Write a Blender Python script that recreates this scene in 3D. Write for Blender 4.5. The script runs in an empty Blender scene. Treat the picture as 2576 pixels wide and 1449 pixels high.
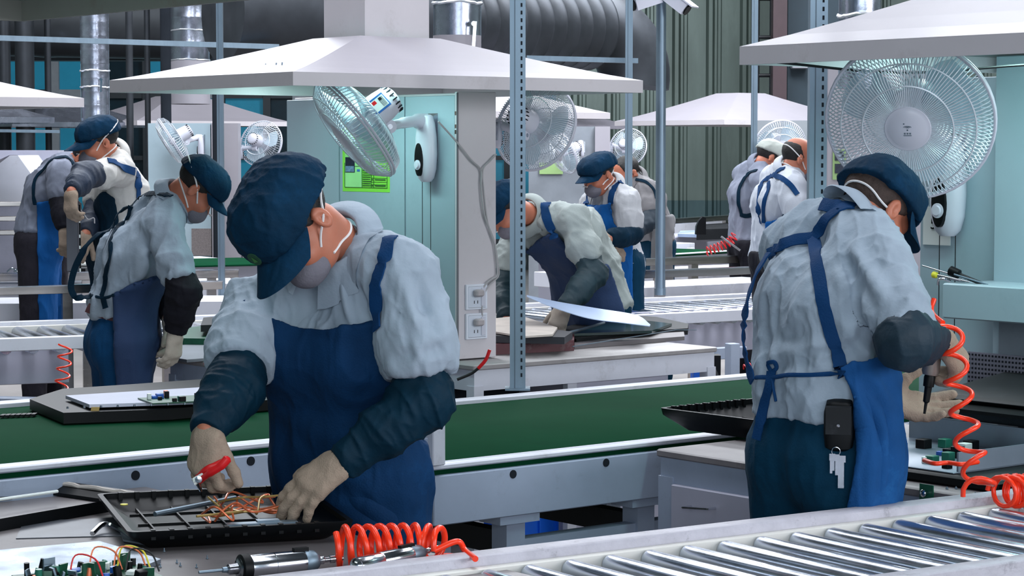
import bpy, math, random
import numpy as np
from mathutils import Vector, Matrix
from mathutils.bvhtree import BVHTree
random.seed(7); RNG = np.random.RandomState(5)
SC = bpy.context.scene; COL = SC.collection
# ---------------------------------------------------------------- camera
FPX = 5700.0; HC = 1.65; YH = 375.0
PIT = math.atan((724.5 - YH) / FPX)
cam = bpy.data.cameras.new('camera'); cam.sensor_width = 36; cam.lens = 36 * FPX / 2576
cam.clip_end = 200; cam.dof.use_dof = False
co = bpy.data.objects.new('camera', cam); COL.objects.link(co)
co.location = (0, 0, HC); co.rotation_euler = (math.pi / 2 - PIT, 0, 0); SC.camera = co
# ---------------------------------------------------------------- light
SC.view_settings.view_transform = 'Standard'; SC.view_settings.look = 'None'
SC.view_settings.exposure = -0.1; SC.view_settings.gamma = 1; SC.view_settings.use_curve_mapping = False
W = bpy.data.worlds.new('world'); SC.world = W; W.use_nodes = True
W.node_tree.nodes['Background'].inputs[0].default_value = (.30, .55, .75, 1)
W.node_tree.nodes['Background'].inputs[1].default_value = .35
def area(name, loc, size, power, col, rot=(0, 0, 0)):
    l = bpy.data.lights.new(name, 'AREA'); l.shape = 'RECTANGLE'; l.size, l.size_y = size; l.energy = power; l.color = col
    o = bpy.data.objects.new(name, l); COL.objects.link(o); o.location = loc; o.rotation_euler = rot; return o
A39 = math.radians(39)
# rooflights over the aisles and the lines (daylight through the roof, plus one added fill), seen as long panels
area('overhead_light', (0.9, 4.2, 6.6), (1.6, 5.0), 150, (.86, .92, 1), (0, 0, A39))
area('overhead_light', tuple(math.cos(math.radians(39)) * 5.4 - math.sin(math.radians(39)) * 6.75 * 1 for _ in (0,)) + (math.sin(math.radians(39)) * 5.4 + math.cos(math.radians(39)) * 6.75, 6.6), (3.0, .6), 70, (.9, .94, 1), (0, 0, A39))  # added overhead fill, brightens the floor and crates beyond the belt
area('overhead_light', (-2.2, 9.5, 6.6), (1.8, 7), 360, (.90, .93, 1), (0, 0, A39))
area('overhead_light', (3.2, 11.5, 6.6), (1.8, 7), 360, (.90, .93, 1), (0, 0, A39))
area('overhead_light', (-3.5, 17, 6.6), (2.5, 9), 1100, (.90, .94, 1), (0, 0, A39))
area('overhead_light', (3.5, 20, 6.6), (2.5, 9), 1700, (.90, .94, 1), (0, 0, A39))
# unseen fill light added behind the camera to even out the front
area('front_fill', (1.2, -5.0, 2.9), (9.0, 3.6), 480, (.84, .92, 1), (math.radians(84), 0, math.radians(6)))
# unseen fill light added at the right to brighten the pillar front
area('side_fill', (8.5, 1.5, 2.6), (7.0, 2.6), 520, (.92, .94, 1), (math.radians(86), 0, math.radians(50)))
# ---------------------------------------------------------------- frames
D1 = Vector((math.cos(A39), math.sin(A39), 0)); D2 = Vector((-math.sin(A39), math.cos(A39), 0)); ZZ = Vector((0, 0, 1))
R39 = Matrix.Rotation(A39, 4, 'Z')
def UV(u, v, z=0): return D1 * u + D2 * v + ZZ * z
def ray(px, py):
    x = (px - 1288) / FPX; y = (724.5 - py) / FPX; c, s = math.cos(PIT), math.sin(PIT)
    return Vector((x, c + y * s, y * c - s))
def PY(px, py, d): r = ray(px, py); return Vector((0, 0, HC)) + r * (d / r.y)
def PZ(px, py, z): r = ray(px, py); return Vector((0, 0, HC)) + r * ((z - HC) / r.z)
def PU(px, py, u):          # on the vertical plane u = const
    r = ray(px, py); return Vector((0, 0, HC)) + r * (u / r.dot(D1))
def PV(px, py, v):
    r = ray(px, py); return Vector((0, 0, HC)) + r * (v / r.dot(D2))
# ---------------------------------------------------------------- materials
def s2l(c): return tuple((x / 12.92 if x <= .04045 else ((x + .055) / 1.055) ** 2.4) for x in c)
MATS = {}
def mat(name, col, rough=.5, metal=0., var=.12, scale=6, bump=0., bscale=60, dirt=None, wave=None, emit=0, spec=.5, alpha=1, aniso=None, edge=None):
    if name in MATS: return MATS[name]
    m = bpy.data.materials.new(name); m.use_nodes = True; nt = m.node_tree; N = nt.nodes; L = nt.links
    b = N['Principled BSDF']; c = s2l([x / 255 for x in col])
    b.inputs['Roughness'].default_value = rough; b.inputs['Metallic'].default_value = metal
    b.inputs['Specular IOR Level'].default_value = spec
    tc = N.new('ShaderNodeTexCoord'); mp = N.new('ShaderNodeMapping'); L.new(tc.outputs['Object'], mp.inputs[0])
    if aniso: mp.inputs['Scale'].default_value = aniso
    nz = N.new('ShaderNodeTexNoise'); nz.inputs['Scale'].default_value = scale; nz.inputs['Detail'].default_value = 6; nz.inputs['Roughness'].default_value = .6
    L.new(mp.outputs[0], nz.inputs[0])
    rp = N.new('ShaderNodeMapRange'); rp.inputs[1].default_value = .3; rp.inputs[2].default_value = .7
    rp.inputs[3].default_value = 1 - var; rp.inputs[4].default_value = 1 + var * .5; L.new(nz.outputs[0], rp.inputs[0])
    mx = N.new('ShaderNodeVectorMath'); mx.operation = 'SCALE'; mx.inputs[0].default_value = c; L.new(rp.outputs[0], mx.inputs['Scale'])
    out = mx.outputs[0]
    if dirt:                # stains and wear with a shape of their own
        dc, amt, ds = dirt; n2 = N.new('ShaderNodeTexNoise'); n2.inputs['Scale'].default_value = ds; n2.inputs['Detail'].default_value = 10; n2.inputs['Roughness'].default_value = .75
        L.new(mp.outputs[0], n2.inputs[0]); r2 = N.new('ShaderNodeMapRange'); r2.inputs[1].default_value = .56; r2.inputs[2].default_value = .72; r2.inputs[4].default_value = amt
        L.new(n2.outputs[0], r2.inputs[0]); mi = N.new('ShaderNodeMixRGB'); mi.inputs[2].default_value = (*s2l([x / 255 for x in dc]), 1)
        L.new(r2.outputs[0], mi.inputs[0]); L.new(out, mi.inputs[1]); out = mi.outputs[0]
    L.new(out, b.inputs['Base Color'])
    if bump or wave:
        bp = N.new('ShaderNodeBump'); bp.inputs['Strength'].default_value = bump; bp.inputs['Distance'].default_value = .004
        if wave:
            w = N.new('ShaderNodeTexWave'); w.inputs['Scale'].default_value = wave; w.inputs['Distortion'].default_value = 1.5; L.new(mp.outputs[0], w.inputs[0]); L.new(w.outputs['Fac'], bp.inputs['Height'])
        else:
            n3 = N.new('ShaderNodeTexNoise'); n3.inputs['Scale'].default_value = bscale; n3.inputs['Detail'].default_value = 4; L.new(mp.outputs[0], n3.inputs[0]); L.new(n3.outputs[0], bp.inputs['Height'])
        L.new(bp.outputs[0], b.inputs['Normal'])
    if metal > .5:
        r3 = N.new('ShaderNodeMapRange'); r3.inputs[3].default_value = max(.05, rough - .12); r3.inputs[4].default_value = rough + .15; L.new(nz.outputs[0], r3.inputs[0]); L.new(r3.outputs[0], b.inputs['Roughness'])
    if emit:
        b.inputs['Emission Color'].default_value = (*c, 1); b.inputs['Emission Strength'].default_value = emit
    if alpha < 1: b.inputs['Alpha'].default_value = alpha
    MATS[name] = m; return m
WHITE = mat('white_enamel', (206, 208, 218), .38, var=.06, dirt=((120, 112, 105), .35, 5))
CREAM = mat('cream_enamel_dimmed', (158, 154, 162), .42, var=.05, scale=3, dirt=((150, 140, 135), .25, 3))  # cream enamel darkened in colour to offset strong top light on the roofs
CREAM2 = mat('cream_enamel_lifted', (208, 202, 206), .42, var=.05, scale=3, dirt=((150, 140, 135), .3, 5))  # same enamel lightened in colour for less lit rims, chimneys and pillars
PANEL = mat('panel_enamel', (160, 180, 190), .45, var=.08, scale=2, dirt=((120, 140, 150), .25, 2.5))
GREYB = mat('grey_blue_steel', (160, 172, 192), .45, var=.08, dirt=((110, 110, 118), .35, 8))
BENCH = mat('bench_top', (104, 99, 101), .42, var=.25, scale=7, dirt=((62, 58, 60), .7, 9))
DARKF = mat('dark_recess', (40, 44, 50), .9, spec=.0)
GALV = mat('galvanised_steel', (128, 146, 160), .42, .8, var=.2, scale=14, aniso=(1, 1, .25))
STEEL = mat('brushed_stainless', (178, 172, 168), .22, .95, var=.15, aniso=(.3, .3, 6), scale=8)
ROLL = mat('roller_steel', (200, 208, 220), .2, .9, var=.06, scale=20)
DUCT = mat('duct_foil', (176, 182, 198), .24, .9, var=.2, scale=9, bump=.3, bscale=25)
DUCTD = mat('duct_old', (60, 64, 70), .5, .6, var=.25, scale=4, bump=.3, bscale=10)
BELT = mat('green_belt', (8, 58, 36), .9, spec=.05, var=.12, scale=3, dirt=((12, 46, 32), .4, 4))
BLACK = mat('black_plastic', (8, 11, 14), .45, spec=.2, var=.2, scale=12)
BLACKM = mat('matt_black_plastic', (20, 23, 27), .6, spec=.3, var=.2, dirt=((70, 74, 80), .3, 14))
CHROME = mat('chrome', (215, 218, 225), .13, 1., var=.05)
FANW = mat('fan_plastic', (205, 206, 218), .3, var=.03)
FANWIRE = mat('fan_wire', (214, 220, 228), .35, .2, var=.03)
BLADE = mat('fan_blade', (186, 208, 220), .3, var=.03, alpha=.55)
ORANGE = mat('orange_hose', (255, 62, 28), .28, var=.04)
REDP = mat('red_plastic', (214, 30, 34), .35, var=.06)
BLUEC = mat('blue_crate', (24, 112, 240), .4, var=.06)
CABLE = mat('grey_cable', (170, 168, 170), .5)
BLKC = mat('black_cable', (22, 22, 26), .5)
POSTG = mat('poster_green', (140, 226, 74), .6, var=.04)
PAPER = mat('paper_white', (225, 232, 228), .6, var=.03)
MAROON = mat('maroon_box', (86, 34, 44), .5, var=.2, dirt=((130, 120, 118), .5, 9))
PCB = mat('circuit_green', (26, 82, 60), .4, var=.3, scale=60)
COPPER = mat('copper_wire', (226, 120, 80), .35, .3)
GOLD = mat('brass_wire', (190, 160, 96), .4, .5)
YELL = mat('yellow_sticker', (228, 214, 60), .5)
ROOFD = mat('dark_roof', (38, 50, 56), .8, var=.2, scale=1)
GLASS = mat('tinted_glazing', (40, 138, 170), .25, emit=.22, var=.35, scale=.9, dirt=((90, 190, 215), .5, 1.2))
# ---------------------------------------------------------------- objects
WL = {}
def tag(o, label=None, cat=None, group=None, kind=None):
    if label: o['label'] = label
    if cat: o['category'] = cat
    if group: o['group'] = group
    if kind: o['kind'] = kind
    return o
def link(name, vs, fs, m, parent=None, smooth=True, ang=40):
    vs = np.asarray(vs, dtype=np.float64).reshape(-1, 3)
    lo, hi = vs.min(0), vs.max(0); c = (lo + hi) / 2
    if parent is None: c[2] = lo[2]
    me = bpy.data.meshes.new(name); me.from_pydata((vs - c).tolist(), [], fs); me.update()
    me.materials.append(m)
    if smooth:
        me.polygons.foreach_set('use_smooth', [True] * len(me.polygons))
        if ang < 180: me.set_sharp_from_angle(angle=math.radians(ang))
    o = bpy.data.objects.new(name, me); COL.objects.link(o)
    WL[o.name] = Vector(c)
    if parent: o.parent = parent; o.location = Vector(c) - WL[parent.name]
    else: o.location = c
    return o
def thing(name, label, cat, loc, group=None):
    o = bpy.data.objects.new(name, None); COL.objects.link(o); o.empty_display_size = .1
    o.location = loc; WL[o.name] = Vector(loc); return tag(o, label, cat, group)
class MB:
    def __init__(s, T=None): s.v = []; s.f = []; s.T = T
    def add(s, vs, fs):
        n = len(s.v)
        for v in vs:
            v = Vector(v); s.v.append(tuple(s.T @ v) if s.T else tuple(v))
        s.f += [tuple(i + n for i in f) for f in fs]; return s
    def box(s, a, b, bev=0):   # two opposite corners
        x0, y0, z0 = [min(p, q) for p, q in zip(a, b)]; x1, y1, z1 = [max(p, q) for p, q in zip(a, b)]
        e = min(bev, (x1 - x0) * .45, (y1 - y0) * .45, (z1 - z0) * .45)
        if e <= 0:
            vs = [(x, y, z) for z in (z0, z1) for y in (y0, y1) for x in (x0, x1)]
            return s.add(vs, [(0, 2, 3, 1), (4, 5, 7, 6), (0, 1, 5, 4), (2, 6, 7, 3), (0, 4, 6, 2), (1, 3, 7, 5)])
        def ring(z, i):
            a0, a1, b0, b1 = x0 + i, x1 - i, y0 + i, y1 - i
            return [(a0 + e, b0, z), (a1 - e, b0, z), (a1, b0 + e, z), (a1, b1 - e, z), (a1 - e, b1, z), (a0 + e, b1, z), (a0, b1 - e, z), (a0, b0 + e, z)]
        rs = [ring(z0, e), ring(z0 + e, 0), ring(z1 - e, 0), ring(z1, e)]
        return s.loft(rs)
    def loft(s, rings, cap=True, close=True):
        n = len(rings[0]); vs = [p for r in rings for p in r]; fs = []
        for i in range(len(rings) - 1):
            for j in range(n if close else n - 1):
                k = (j + 1) % n; fs.append((i * n + j, i * n + k, (i + 1) * n + k, (i + 1) * n + j))
        if cap: fs.append(tuple(range(n - 1, -1, -1))); fs.append(tuple((len(rings) - 1) * n + j for j in range(n)))
        return s.add(vs, fs)
    def obox(s, c, ax, ay, az):  # centre + three half vectors
        c = Vector(c); ax, ay, az = Vector(ax), Vector(ay), Vector(az)
        vs = [c + ax * i + ay * j + az * k for k in (-1, 1) for j in (-1, 1) for i in (-1, 1)]
        return s.add(vs, [(0, 2, 3, 1), (4, 5, 7, 6), (0, 1, 5, 4), (2, 6, 7, 3), (0, 4, 6, 2), (1, 3, 7, 5)])
    def tube(s, pts, r, n=8, cap=True, flat=None):
        pts = [Vector(p) for p in pts]; rr = r if isinstance(r, (list, tuple)) else [r] * len(pts)
        up = None; rings = []
        for i, p in enumerate(pts):
            t = (pts[min(i + 1, len(pts) - 1)] - pts[max(i - 1, 0)])
            t = t.normalized() if t.length > 1e-9 else Vector((0, 0, 1))
            if up is None:
                up = Vector((0, 0, 1)) if abs(t.z) < .9 else Vector((1, 0, 0))
            x = up.cross(t)
            if x.length < 1e-6: x = Vector((1, 0, 0)).cross(t)
            x.normalize(); y = t.cross(x); up = y
            rings.append([p + (x * math.cos(a) + y * math.sin(a) * (flat or 1)) * rr[i] for a in [2 * math.pi * k / n for k in range(n)]])
        return s.loft(rings, cap)
    def cyl(s, a, b, r, r2=None, n=24): return s.tube([a, b], [r, r if r2 is None else r2], n)
    def lathe(s, o, ax, prof, n=32, cap=True):  # prof: (dist along axis, radius)
        o = Vector(o); ax = Vector(ax).normalized(); x = ax.orthogonal().normalized(); y = ax.cross(x)
        rings = [[o + ax * h + (x * math.cos(a) + y * math.sin(a)) * r for a in [2 * math.pi * k / n for k in range(n)]] for h, r in prof]
        return s.loft(rings, cap)
    def build(s, name, m, parent=None, smooth=True, ang=40, label=None, cat=None, group=None, kind=None):
        return tag(link(name, s.v, s.f, m, parent, smooth, ang), label, cat, group, kind)
def B(*a): return MB(R39).box(*a)       # box in the (u, v, z) frame of the factory
def bez(pts, n=8):                       # catmull-rom through points
    P = [Vector(p) for p in pts]; P = [P[0] * 2 - P[1]] + P + [P[-1] * 2 - P[-2]]; out = []
    for i in range(1, len(P) - 2):
        for k in range(n):
            t = k / n; a, b, c, d = P[i - 1:i + 3]
            out.append(.5 * ((2 * b) + (c - a) * t + (2 * a - 5 * b + 4 * c - d) * t * t + (-a + 3 * b - 3 * c + d) * t ** 3))
    out.append(P[-2]); return out
def coil(path, R, turns, r, n=14, R2=None, ph=0):   # helix along a path
    P = bez(path, 12); L = [0]
    for i in range(1, len(P)): L.append(L[-1] + (P[i] - P[i - 1]).length)
    N = int(turns * n); out = []; up = Vector((0, 0, 1)) if abs((P[1] - P[0]).normalized().z) < .9 else Vector((0, 1, 0))
    for k in range(N + 1):
        s = L[-1] * k / N; i = 1
        while i < len(L) - 1 and L[i] < s: i += 1
        t = (s - L[i - 1]) / max(1e-9, L[i] - L[i - 1]); p = P[i - 1].lerp(P[i], t); T = (P[i] - P[i - 1]).normalized()
        x = up.cross(T).normalized(); y = T.cross(x); a = 2 * math.pi * k / n + ph; rad = R + ((R2 or R) - R) * k / N
        out.append(p + (x * math.cos(a) + y * math.sin(a)) * rad)
    return out
# ---------------------------------------------------------------- setting
FLOOR = mat('concrete_floor', (120, 116, 114), .6, var=.2, scale=1.5, dirt=((80, 78, 78), .4, 2))
MB().box((-30, -8, -.1), (30, 48, 0)).build('floor', FLOOR, smooth=False, kind='structure')
MB().box((-30, -8, 7.2), (30, 48, 7.4)).build('ceiling', ROOFD, smooth=False, kind='structure')
CORR = mat('corrugated_wall', (122, 138, 132), .42, .35, var=.35, scale=1.6, aniso=(1, 1, .22), dirt=((150, 168, 160), .35, 2.2))
CORRB = mat('corrugated_lower', (82, 108, 112), .45, .3, var=.3, scale=1.6, aniso=(1, 1, .3), dirt=((130, 150, 150), .4, 2))
def corr(x0, x1, y, z0, z1, m, name, kind='structure'):
    b = MB(); x = x0; pr = []
    while x < x1:
        pr += [(x, 0), (x + .20, 0), (x + .235, .06), (x + .285, .06), (x + .32, 0), (x + .35, 0), (x + .365, .02), (x + .40, .02), (x + .415, 0)]; x += .46
    vs = [(p, y - q, z) for z in (z0, z1) for p, q in pr]; n = len(pr)
    b.add(vs, [(i, i + 1, n + i + 1, n + i) for i in range(n - 1)]); return b.build(name, m, smooth=False, kind=kind)
YB = 31.0
corr(.6, 12, YB, .9, 7.2, CORR, 'wall_back')
corr(.6, 12, YB - .02, 0, .95, CORRB, 'wall_back_lower')
MB().box((12, -8, 0), (12.2, 48, 7.2)).build('wall_right', CORR, smooth=False, kind='structure')
MB().box((-13, -8, 0), (-12.8, 48, 7.2)).build('wall_left', CORR, smooth=False, kind='structure')
# glazed part of the back wall: dark frames and tinted panes in rows
MB().box((-13, YB, 2.85), (.6, YB + .1, 7.2)).box((-13, YB, 0), (.6, YB + .1, .3)).build('wall_glazed', ROOFD, smooth=False, kind='structure')
FRM = mat('window_frame', (52, 60, 66), .5)
MULL = mat('window_mullion', (150, 158, 165), .5)
x = -9.5; wi = 1; GLD = mat('dark_glazing', (16, 44, 56), .25, var=.3)
MB().box((-13, YB - .02, .3), (-9.5, YB, 2.85)).build('trim_0', FRM, smooth=False, kind='structure')
while x < .3:
    w = .62 if wi % 3 else .40; x1 = min(x + w, .55)
    MB().box((x + .02, YB + .03, .35), (x1 - .02, YB + .06, 2.85)).build('window_%d' % wi, GLD if wi % 4 == 0 else GLASS, smooth=False, kind='structure')
    f = MB(); f.box((x - .05, YB - .06, .3), (x + .05, YB + .02, 2.85)); f.box((x, YB - .04, 2.34), (x1, YB + .02, 2.46)); f.box((x, YB - .04, .3), (x1, YB + .02, .42)); f.box((x, YB - .04, 1.5), (x1, YB + .02, 1.56))
    f.build('trim_%d' % wi, MULL if wi % 3 == 1 else FRM, smooth=False, kind='structure')
    wi += 1; x += w
# daylight behind the glazing
area('window_daylight', (-6, YB - .3, 1.7), (12, 2.4), 60, (.55, .85, 1), (math.radians(90), 0, math.pi))
# steel stanchion and ladder by the corrugated wall
x0 = PY(1945, 100, 26).x; x1 = PY(1980, 100, 26).x
MB().box((x0, 26, 0), (x1, 26.2, 7.2)).build('column', mat('maroon_steel', (58, 40, 46), .5, var=.2), smooth=False, label='dark maroon steel stanchion against the corrugated back wall', cat='column')
xa = PY(1982, 100, 26.5).x; xb = PY(2090, 100, 26.5).x
MB().box((xa, 26.5, 0), (xb + .5, 26.7, 7.2)).build('wall_recess', mat('dark_teal_panel', (34, 54, 66), .6), smooth=False, kind='structure')
lad = MB(); xl, xr = PY(1905, 0, 26.3).x, PY(1943, 0, 26.3).x
for k in range(16): lad.cyl((xl, 26.3, .3 + k * .44), (xr, 26.3, .3 + k * .44), .022, n=8)
lad.cyl((xl, 26.3, 0), (xl, 26.3, 7), .03, n=8).cyl((xr, 26.3, 0), (xr, 26.3, 7), .03, n=8)
lad.build('ladder', BLACKM, label='dark rung ladder beside the maroon stanchion at the back wall', cat='ladder')
p = PY(1993, 150, 26.3); q = PY(2034, 172, 26.3)
MB().box((p.x, 26.3, q.z), (q.x, 26.48, p.z), .01).build('wall_box', WHITE, label='small white box high on the dark teal recess of the back wall', cat='box')
# ---------------------------------------------------------------- conveyors
# green belt line: lower section on the right, higher section on the left
def belt(u0, u1, v0, v1, z, label, grp, holes, legs):
    c = UV((u0 + u1) / 2, (v0 + v1) / 2, 0); t = thing('belt_conveyor', label, 'conveyor', c)
    B((u0, v0 + .05, z - .02), (u1, v1 - .04, z - .004), .004).build('belt', BELT, t, label='green rubber belt')
    B((u0, v0 - .002, z - .006), (u1, v0 + .06, z + .010), .004).box((u0, v1 - .05, z - .012), (u1, v1 + .012, z + .012), .004).build('edge_rail', WHITE, t)
    B((u0, v0 + .012, z - .04), (u1, v0 + .05, z - .006)).build('belt_return', BELT, t)
    B((u0, v0 - .01, z - .165), (u1, v0 + .02, z - .021), .003).box((u0, v1 - .02, z - .165), (u1, v1 + .01, z - .03), .003).build('side_panel', GREYB, t)
    for px, py in holes:
        hb = MB()
        r = ray(px, py); s = (v0 - .011) / r.dot(D2); p = Vector((0, 0, HC)) + r * s
        hb.cyl(p + D2 * -.001, p + D2 * .02, .0125, n=20); hb.build('panel_hole', DARKF, t)
    for u in legs:
        B((u, v0 + .02, 0), (u + .07, v0 + .09, z - .19)).box((u - .04, v0, z - .19), (u + .11, v0 + .1, z - .165)).build('leg', GREYB, t); B((u, v1 - .09, 0), (u + .07, v1 - .02, z - .165)).build('leg', GREYB, t)
        B((u + .01, v0 + .09, z - .29), (u + .06, v1 - .09, z - .22)).build('cross_beam', BLACKM, t)
    for a, b_ in zip(legs[:-1], legs[1:]): B((a + .07, v0 + .03, .41), (b_, v0 + .08, .495)).build('stretcher', GREYB, t)
    return t
belt(3.86, 9.2, 5.13, 6.44, .74, 'low green belt conveyor with white rails between the foreground worker and the shrine-like slotted post'.replace('shrine-like ', ''), None, [(1291, 1193), (1525, 1164)], [4.15, 4.67, 5.6, 6.6, 7.8, 9.0])
belt(-.6, 3.845, 5.13, 6.47, .853, 'raised green belt conveyor at the left carrying an opened screen panel', None, [(341, 1196), (631, 1160)], [.0, 1.4, 2.6, 3.6])
ue = PV(1087, 1130, 5.10).dot(D1); B((ue, 5.095, .752), (ue + .045, 5.14, .872), .003).box((ue, 5.14, .755), (ue + .012, 6.46, .86)).build('end_plate', WHITE, label='white end plate where the raised green belt steps down behind the foreground worker', cat='plate')
# roller conveyors
def rollers(P0, P1, width, z, r, pitch, label, frame_m, lip, cat='conveyor', side=.2, inner=True, skew=0, legs=True, endcap=True):
    P0 = Vector((P0[0], P0[1], 0)); P1 = Vector((P1[0], P1[1], 0)); d = (P1 - P0).normalized(); n = Vector((-d.y, d.x, 0)); Lg = (P1 - P0).length
    T = Matrix(((d.x, n.x, 0, P0.x), (d.y, n.y, 0, P0.y), (0, 0, 1, 0), (0, 0, 0, 1)))
    t = thing('roller_conveyor', label, 'conveyor', P0 + d * Lg / 2 - n * width / 2)
    # far rail at n=0, rollers extend toward -n
    MB(T).box((0, 0, z - side), (Lg, lip, z + .01), .003).box((0, -width - lip, z - side), (Lg, -width, z + .01), .003).build('side_rail', frame_m, t)
    MB(T).box((0, -.03, z - side), (Lg, 0, z - .012), .002).build('inner_lip', mat('cream_strip', (222, 220, 214), .4, var=.04), t)
    k = 0; x = pitch / 2
    while x < Lg - r:
        rb = MB(T).lathe((x, -width + .004, z - r - .012), (0, 1, 0), [(0, r * .35), (.004, r * .35), (.004, r * .9), (.012, r), (width - .046, r), (width - .038, r * .9), (width - .038, r * .35), (width - .034, r * .35)], 20)
        ob = rb.build('roller', ROLL, t); x += pitch; k += 1
    if legs:
        for a in (.15, Lg - .25):
            for b_ in (-width - lip + .01, -.05): MB(T).box((a, b_, 0), (a + .06, b_ + .05, z - side)).build('leg', GREYB, t)
    return t
a = PZ(1110, 1421, .80); b_ = PZ(2576, 1247, .80); dd = (b_ - a).normalized()
NEARRAIL = mat('worn_rail', (190, 188, 198), .5, var=.15, scale=12, dirt=((95, 92, 100), .7, 16), bump=.4, bscale=90)
A0 = a - dd * .9; B0 = b_ + dd * .6
RC1 = rollers(A0, B0, .605, .80, .021, .104, 'roller conveyor with worn white rail across the lower right foreground', NEARRAIL, .055)
# far roller lines
c0 = PZ(-250, 815 + 8, .78); c1 = PZ(560, 797, .78)
rollers(c0, c1, .95, .78, .03, .125, 'roller conveyor behind the worker in jeans at the left', WHITE, .05, side=.05)
c0 = PZ(1230, 772, .78); c1 = PZ(2330, 722, .78)
rollers(c0, c1, 1.0, .78, .028, .11, 'roller conveyor behind the stooping worker, beyond the parts bench', WHITE, .05, side=.05)
def slab(px0, py0, px1, py1, zt, zb, depth, name, m, label, cat, kind=None, parent=None):
    """long box whose front top edge runs between two points, going `depth` back"""
    a = PZ(px0, py0, zt); b = PZ(px1, py1, zt); d = (b - a).normalized(); n = Vector((-d.y, d.x, 0)); L = (b - a).length
    T = Matrix(((d.x, n.x, 0, a.x), (d.y, n.y, 0, a.y), (0, 0, 1, 0), (0, 0, 0, 1)))
    return MB(T).box((0, 0, zb), (L, depth, zt), .003).build(name, m, parent, label=label, cat=cat, kind=kind)
LAV = mat('lavender_enamel', (176, 176, 192), .4, var=.06, dirt=((130, 130, 140), .3, 3))
# side beams of the far lines
slab(-250, 862, 172, 850, .77, .56, .03, 'side_beam', LAV, 'grey side beam of the roller line below the jeans worker, left edge', 'beam')
slab(-250, 996, 190, 1006, .34, .26, .1, 'floor_rail', GREYB, 'low grey floor rail under the roller line at the left edge', 'rail')
slab(1560, 789, 1905, 768, .77, .52, .03, 'side_beam', LAV, 'lavender side beam under the far roller line at centre right', 'beam')
# white covers and stainless guard rails behind the rollers
def guard(px0, py0, px1, py1, z, h, posts, label, m=STEEL):
    a = PZ(px0, py0, z); b = PZ(px1, py1, z); d = (b - a).normalized(); n = Vector((-d.y, d.x, 0)); L = (b - a).length
    T = Matrix(((d.x, n.x, 0, a.x), (d.y, n.y, 0, a.y), (0, 0, 1, 0), (0, 0, 0, 1)))
    t = thing('guard_rail', label, 'rail', a + d * L / 2 - ZZ * a.z)
    MB(T).box((0, 0, z - h), (L, .03, z), .002).build('rail', m, t)
    MB(T).box((0, -.012, z - .004), (L, .04, z + .002)).build('rail_cap', CHROME, t)
    for f in posts: MB(T).box((L * f, .03, 0), (L * f + .055, .07, z - h)).build('post', m, t)
guard(-200, 727, 560, 707, .93, .045, (.15, .46, .8), 'stainless guard rail nearest behind the jeans worker, left side')
guard(-200, 690, 600, 678, .93, .05, (.1, .5, .9), 'stainless guard rail farther back at the left, with silver underside')
guard(1440, 688, 1990, 668, .93, .045, (.1, .39, .85), 'stainless guard rail crossing in front of the round pole foot')
guard(1430, 656, 1990, 639, .93, .05, (.2, .55, .9), 'stainless guard rail just behind the round pole')
slab(-200, 765, 580, 757, .80, .70, .5, 'line_cover', WHITE, 'bright white line cover above the left rollers', 'cover')
slab(-200, 722, 600, 712, .82, .70, .6, 'line_cover', WHITE, 'narrow white line cover between the two left guard rails', 'cover')
slab(1560, 726, 2000, 705, .82, .72, .5, 'line_cover', WHITE, 'bright white line cover around the foot of the round pole', 'cover')
slab(1430, 690, 2000, 668, .82, .72, .4, 'line_cover', WHITE, 'white line cover between the two right guard rails', 'cover')
slab(470, 668, 720, 662, .80, .785, 1.0, 'belt_conveyor', BELT, 'sliver of green belt beyond the guard rails at left of centre', 'conveyor')
slab(470, 671, 720, 665, .785, 0, .9, 'conveyor_base', LAV, 'lavender frame under the sliver of green belt at left of centre', 'frame')
slab(1585, 648, 1870, 631, .76, .745, 1.1, 'belt_conveyor', BELT, 'distant green belt in front of the white bench at centre right', 'conveyor')
slab(1590, 651, 1865, 634, .745, 0, 1.0, 'conveyor_base', LAV, 'lavender frame under the distant green belt at centre right', 'frame')
slab(1585, 645, 1870, 628, .775, .765, .06, 'belt_rail', WHITE, 'thin white rail along the distant green belt', 'rail')
# distant benches and lines on the right
t = thing('workbench', 'distant white workbench behind the round pole', 'workbench', PZ(1670, 615, .78) - ZZ * .78)
slab(1592, 617, 1748, 611, .78, .72, .9, 'bench_top', WHITE, None, None, parent=t)
slab(1592, 633, 1630, 631, .72, 0, .8, 'cabinet', DARKF, None, None, parent=t)
slab(1630, 631, 1736, 627, .70, .0, .7, 'cabinet', LAV, None, None, parent=t)
slab(1738, 624, 1748, 623, .74, .0, .04, 'leg', WHITE, None, None, parent=t)
slab(1680, 598, 1860, 588, .80, .74, .6, 'conveyor_base', LAV, 'lavender conveyor frame edge carrying grey panels, far right of the round pole', 'conveyor')
slab(1690, 600, 1850, 592, .76, .50, .04, 'line_skirt', LAV, 'lavender skirt panel of the far line beside the coiled red air hose', 'panel')
guard(1670, 552, 1860, 540, .98, .05, (.08, .85), 'farthest stainless guard rail in front of the corrugated wall')
slab(1690, 562, 1850, 552, .88, .0, .3, 'line_cover', WHITE, 'white cover plates under the farthest guard rail', 'cover')
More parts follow.
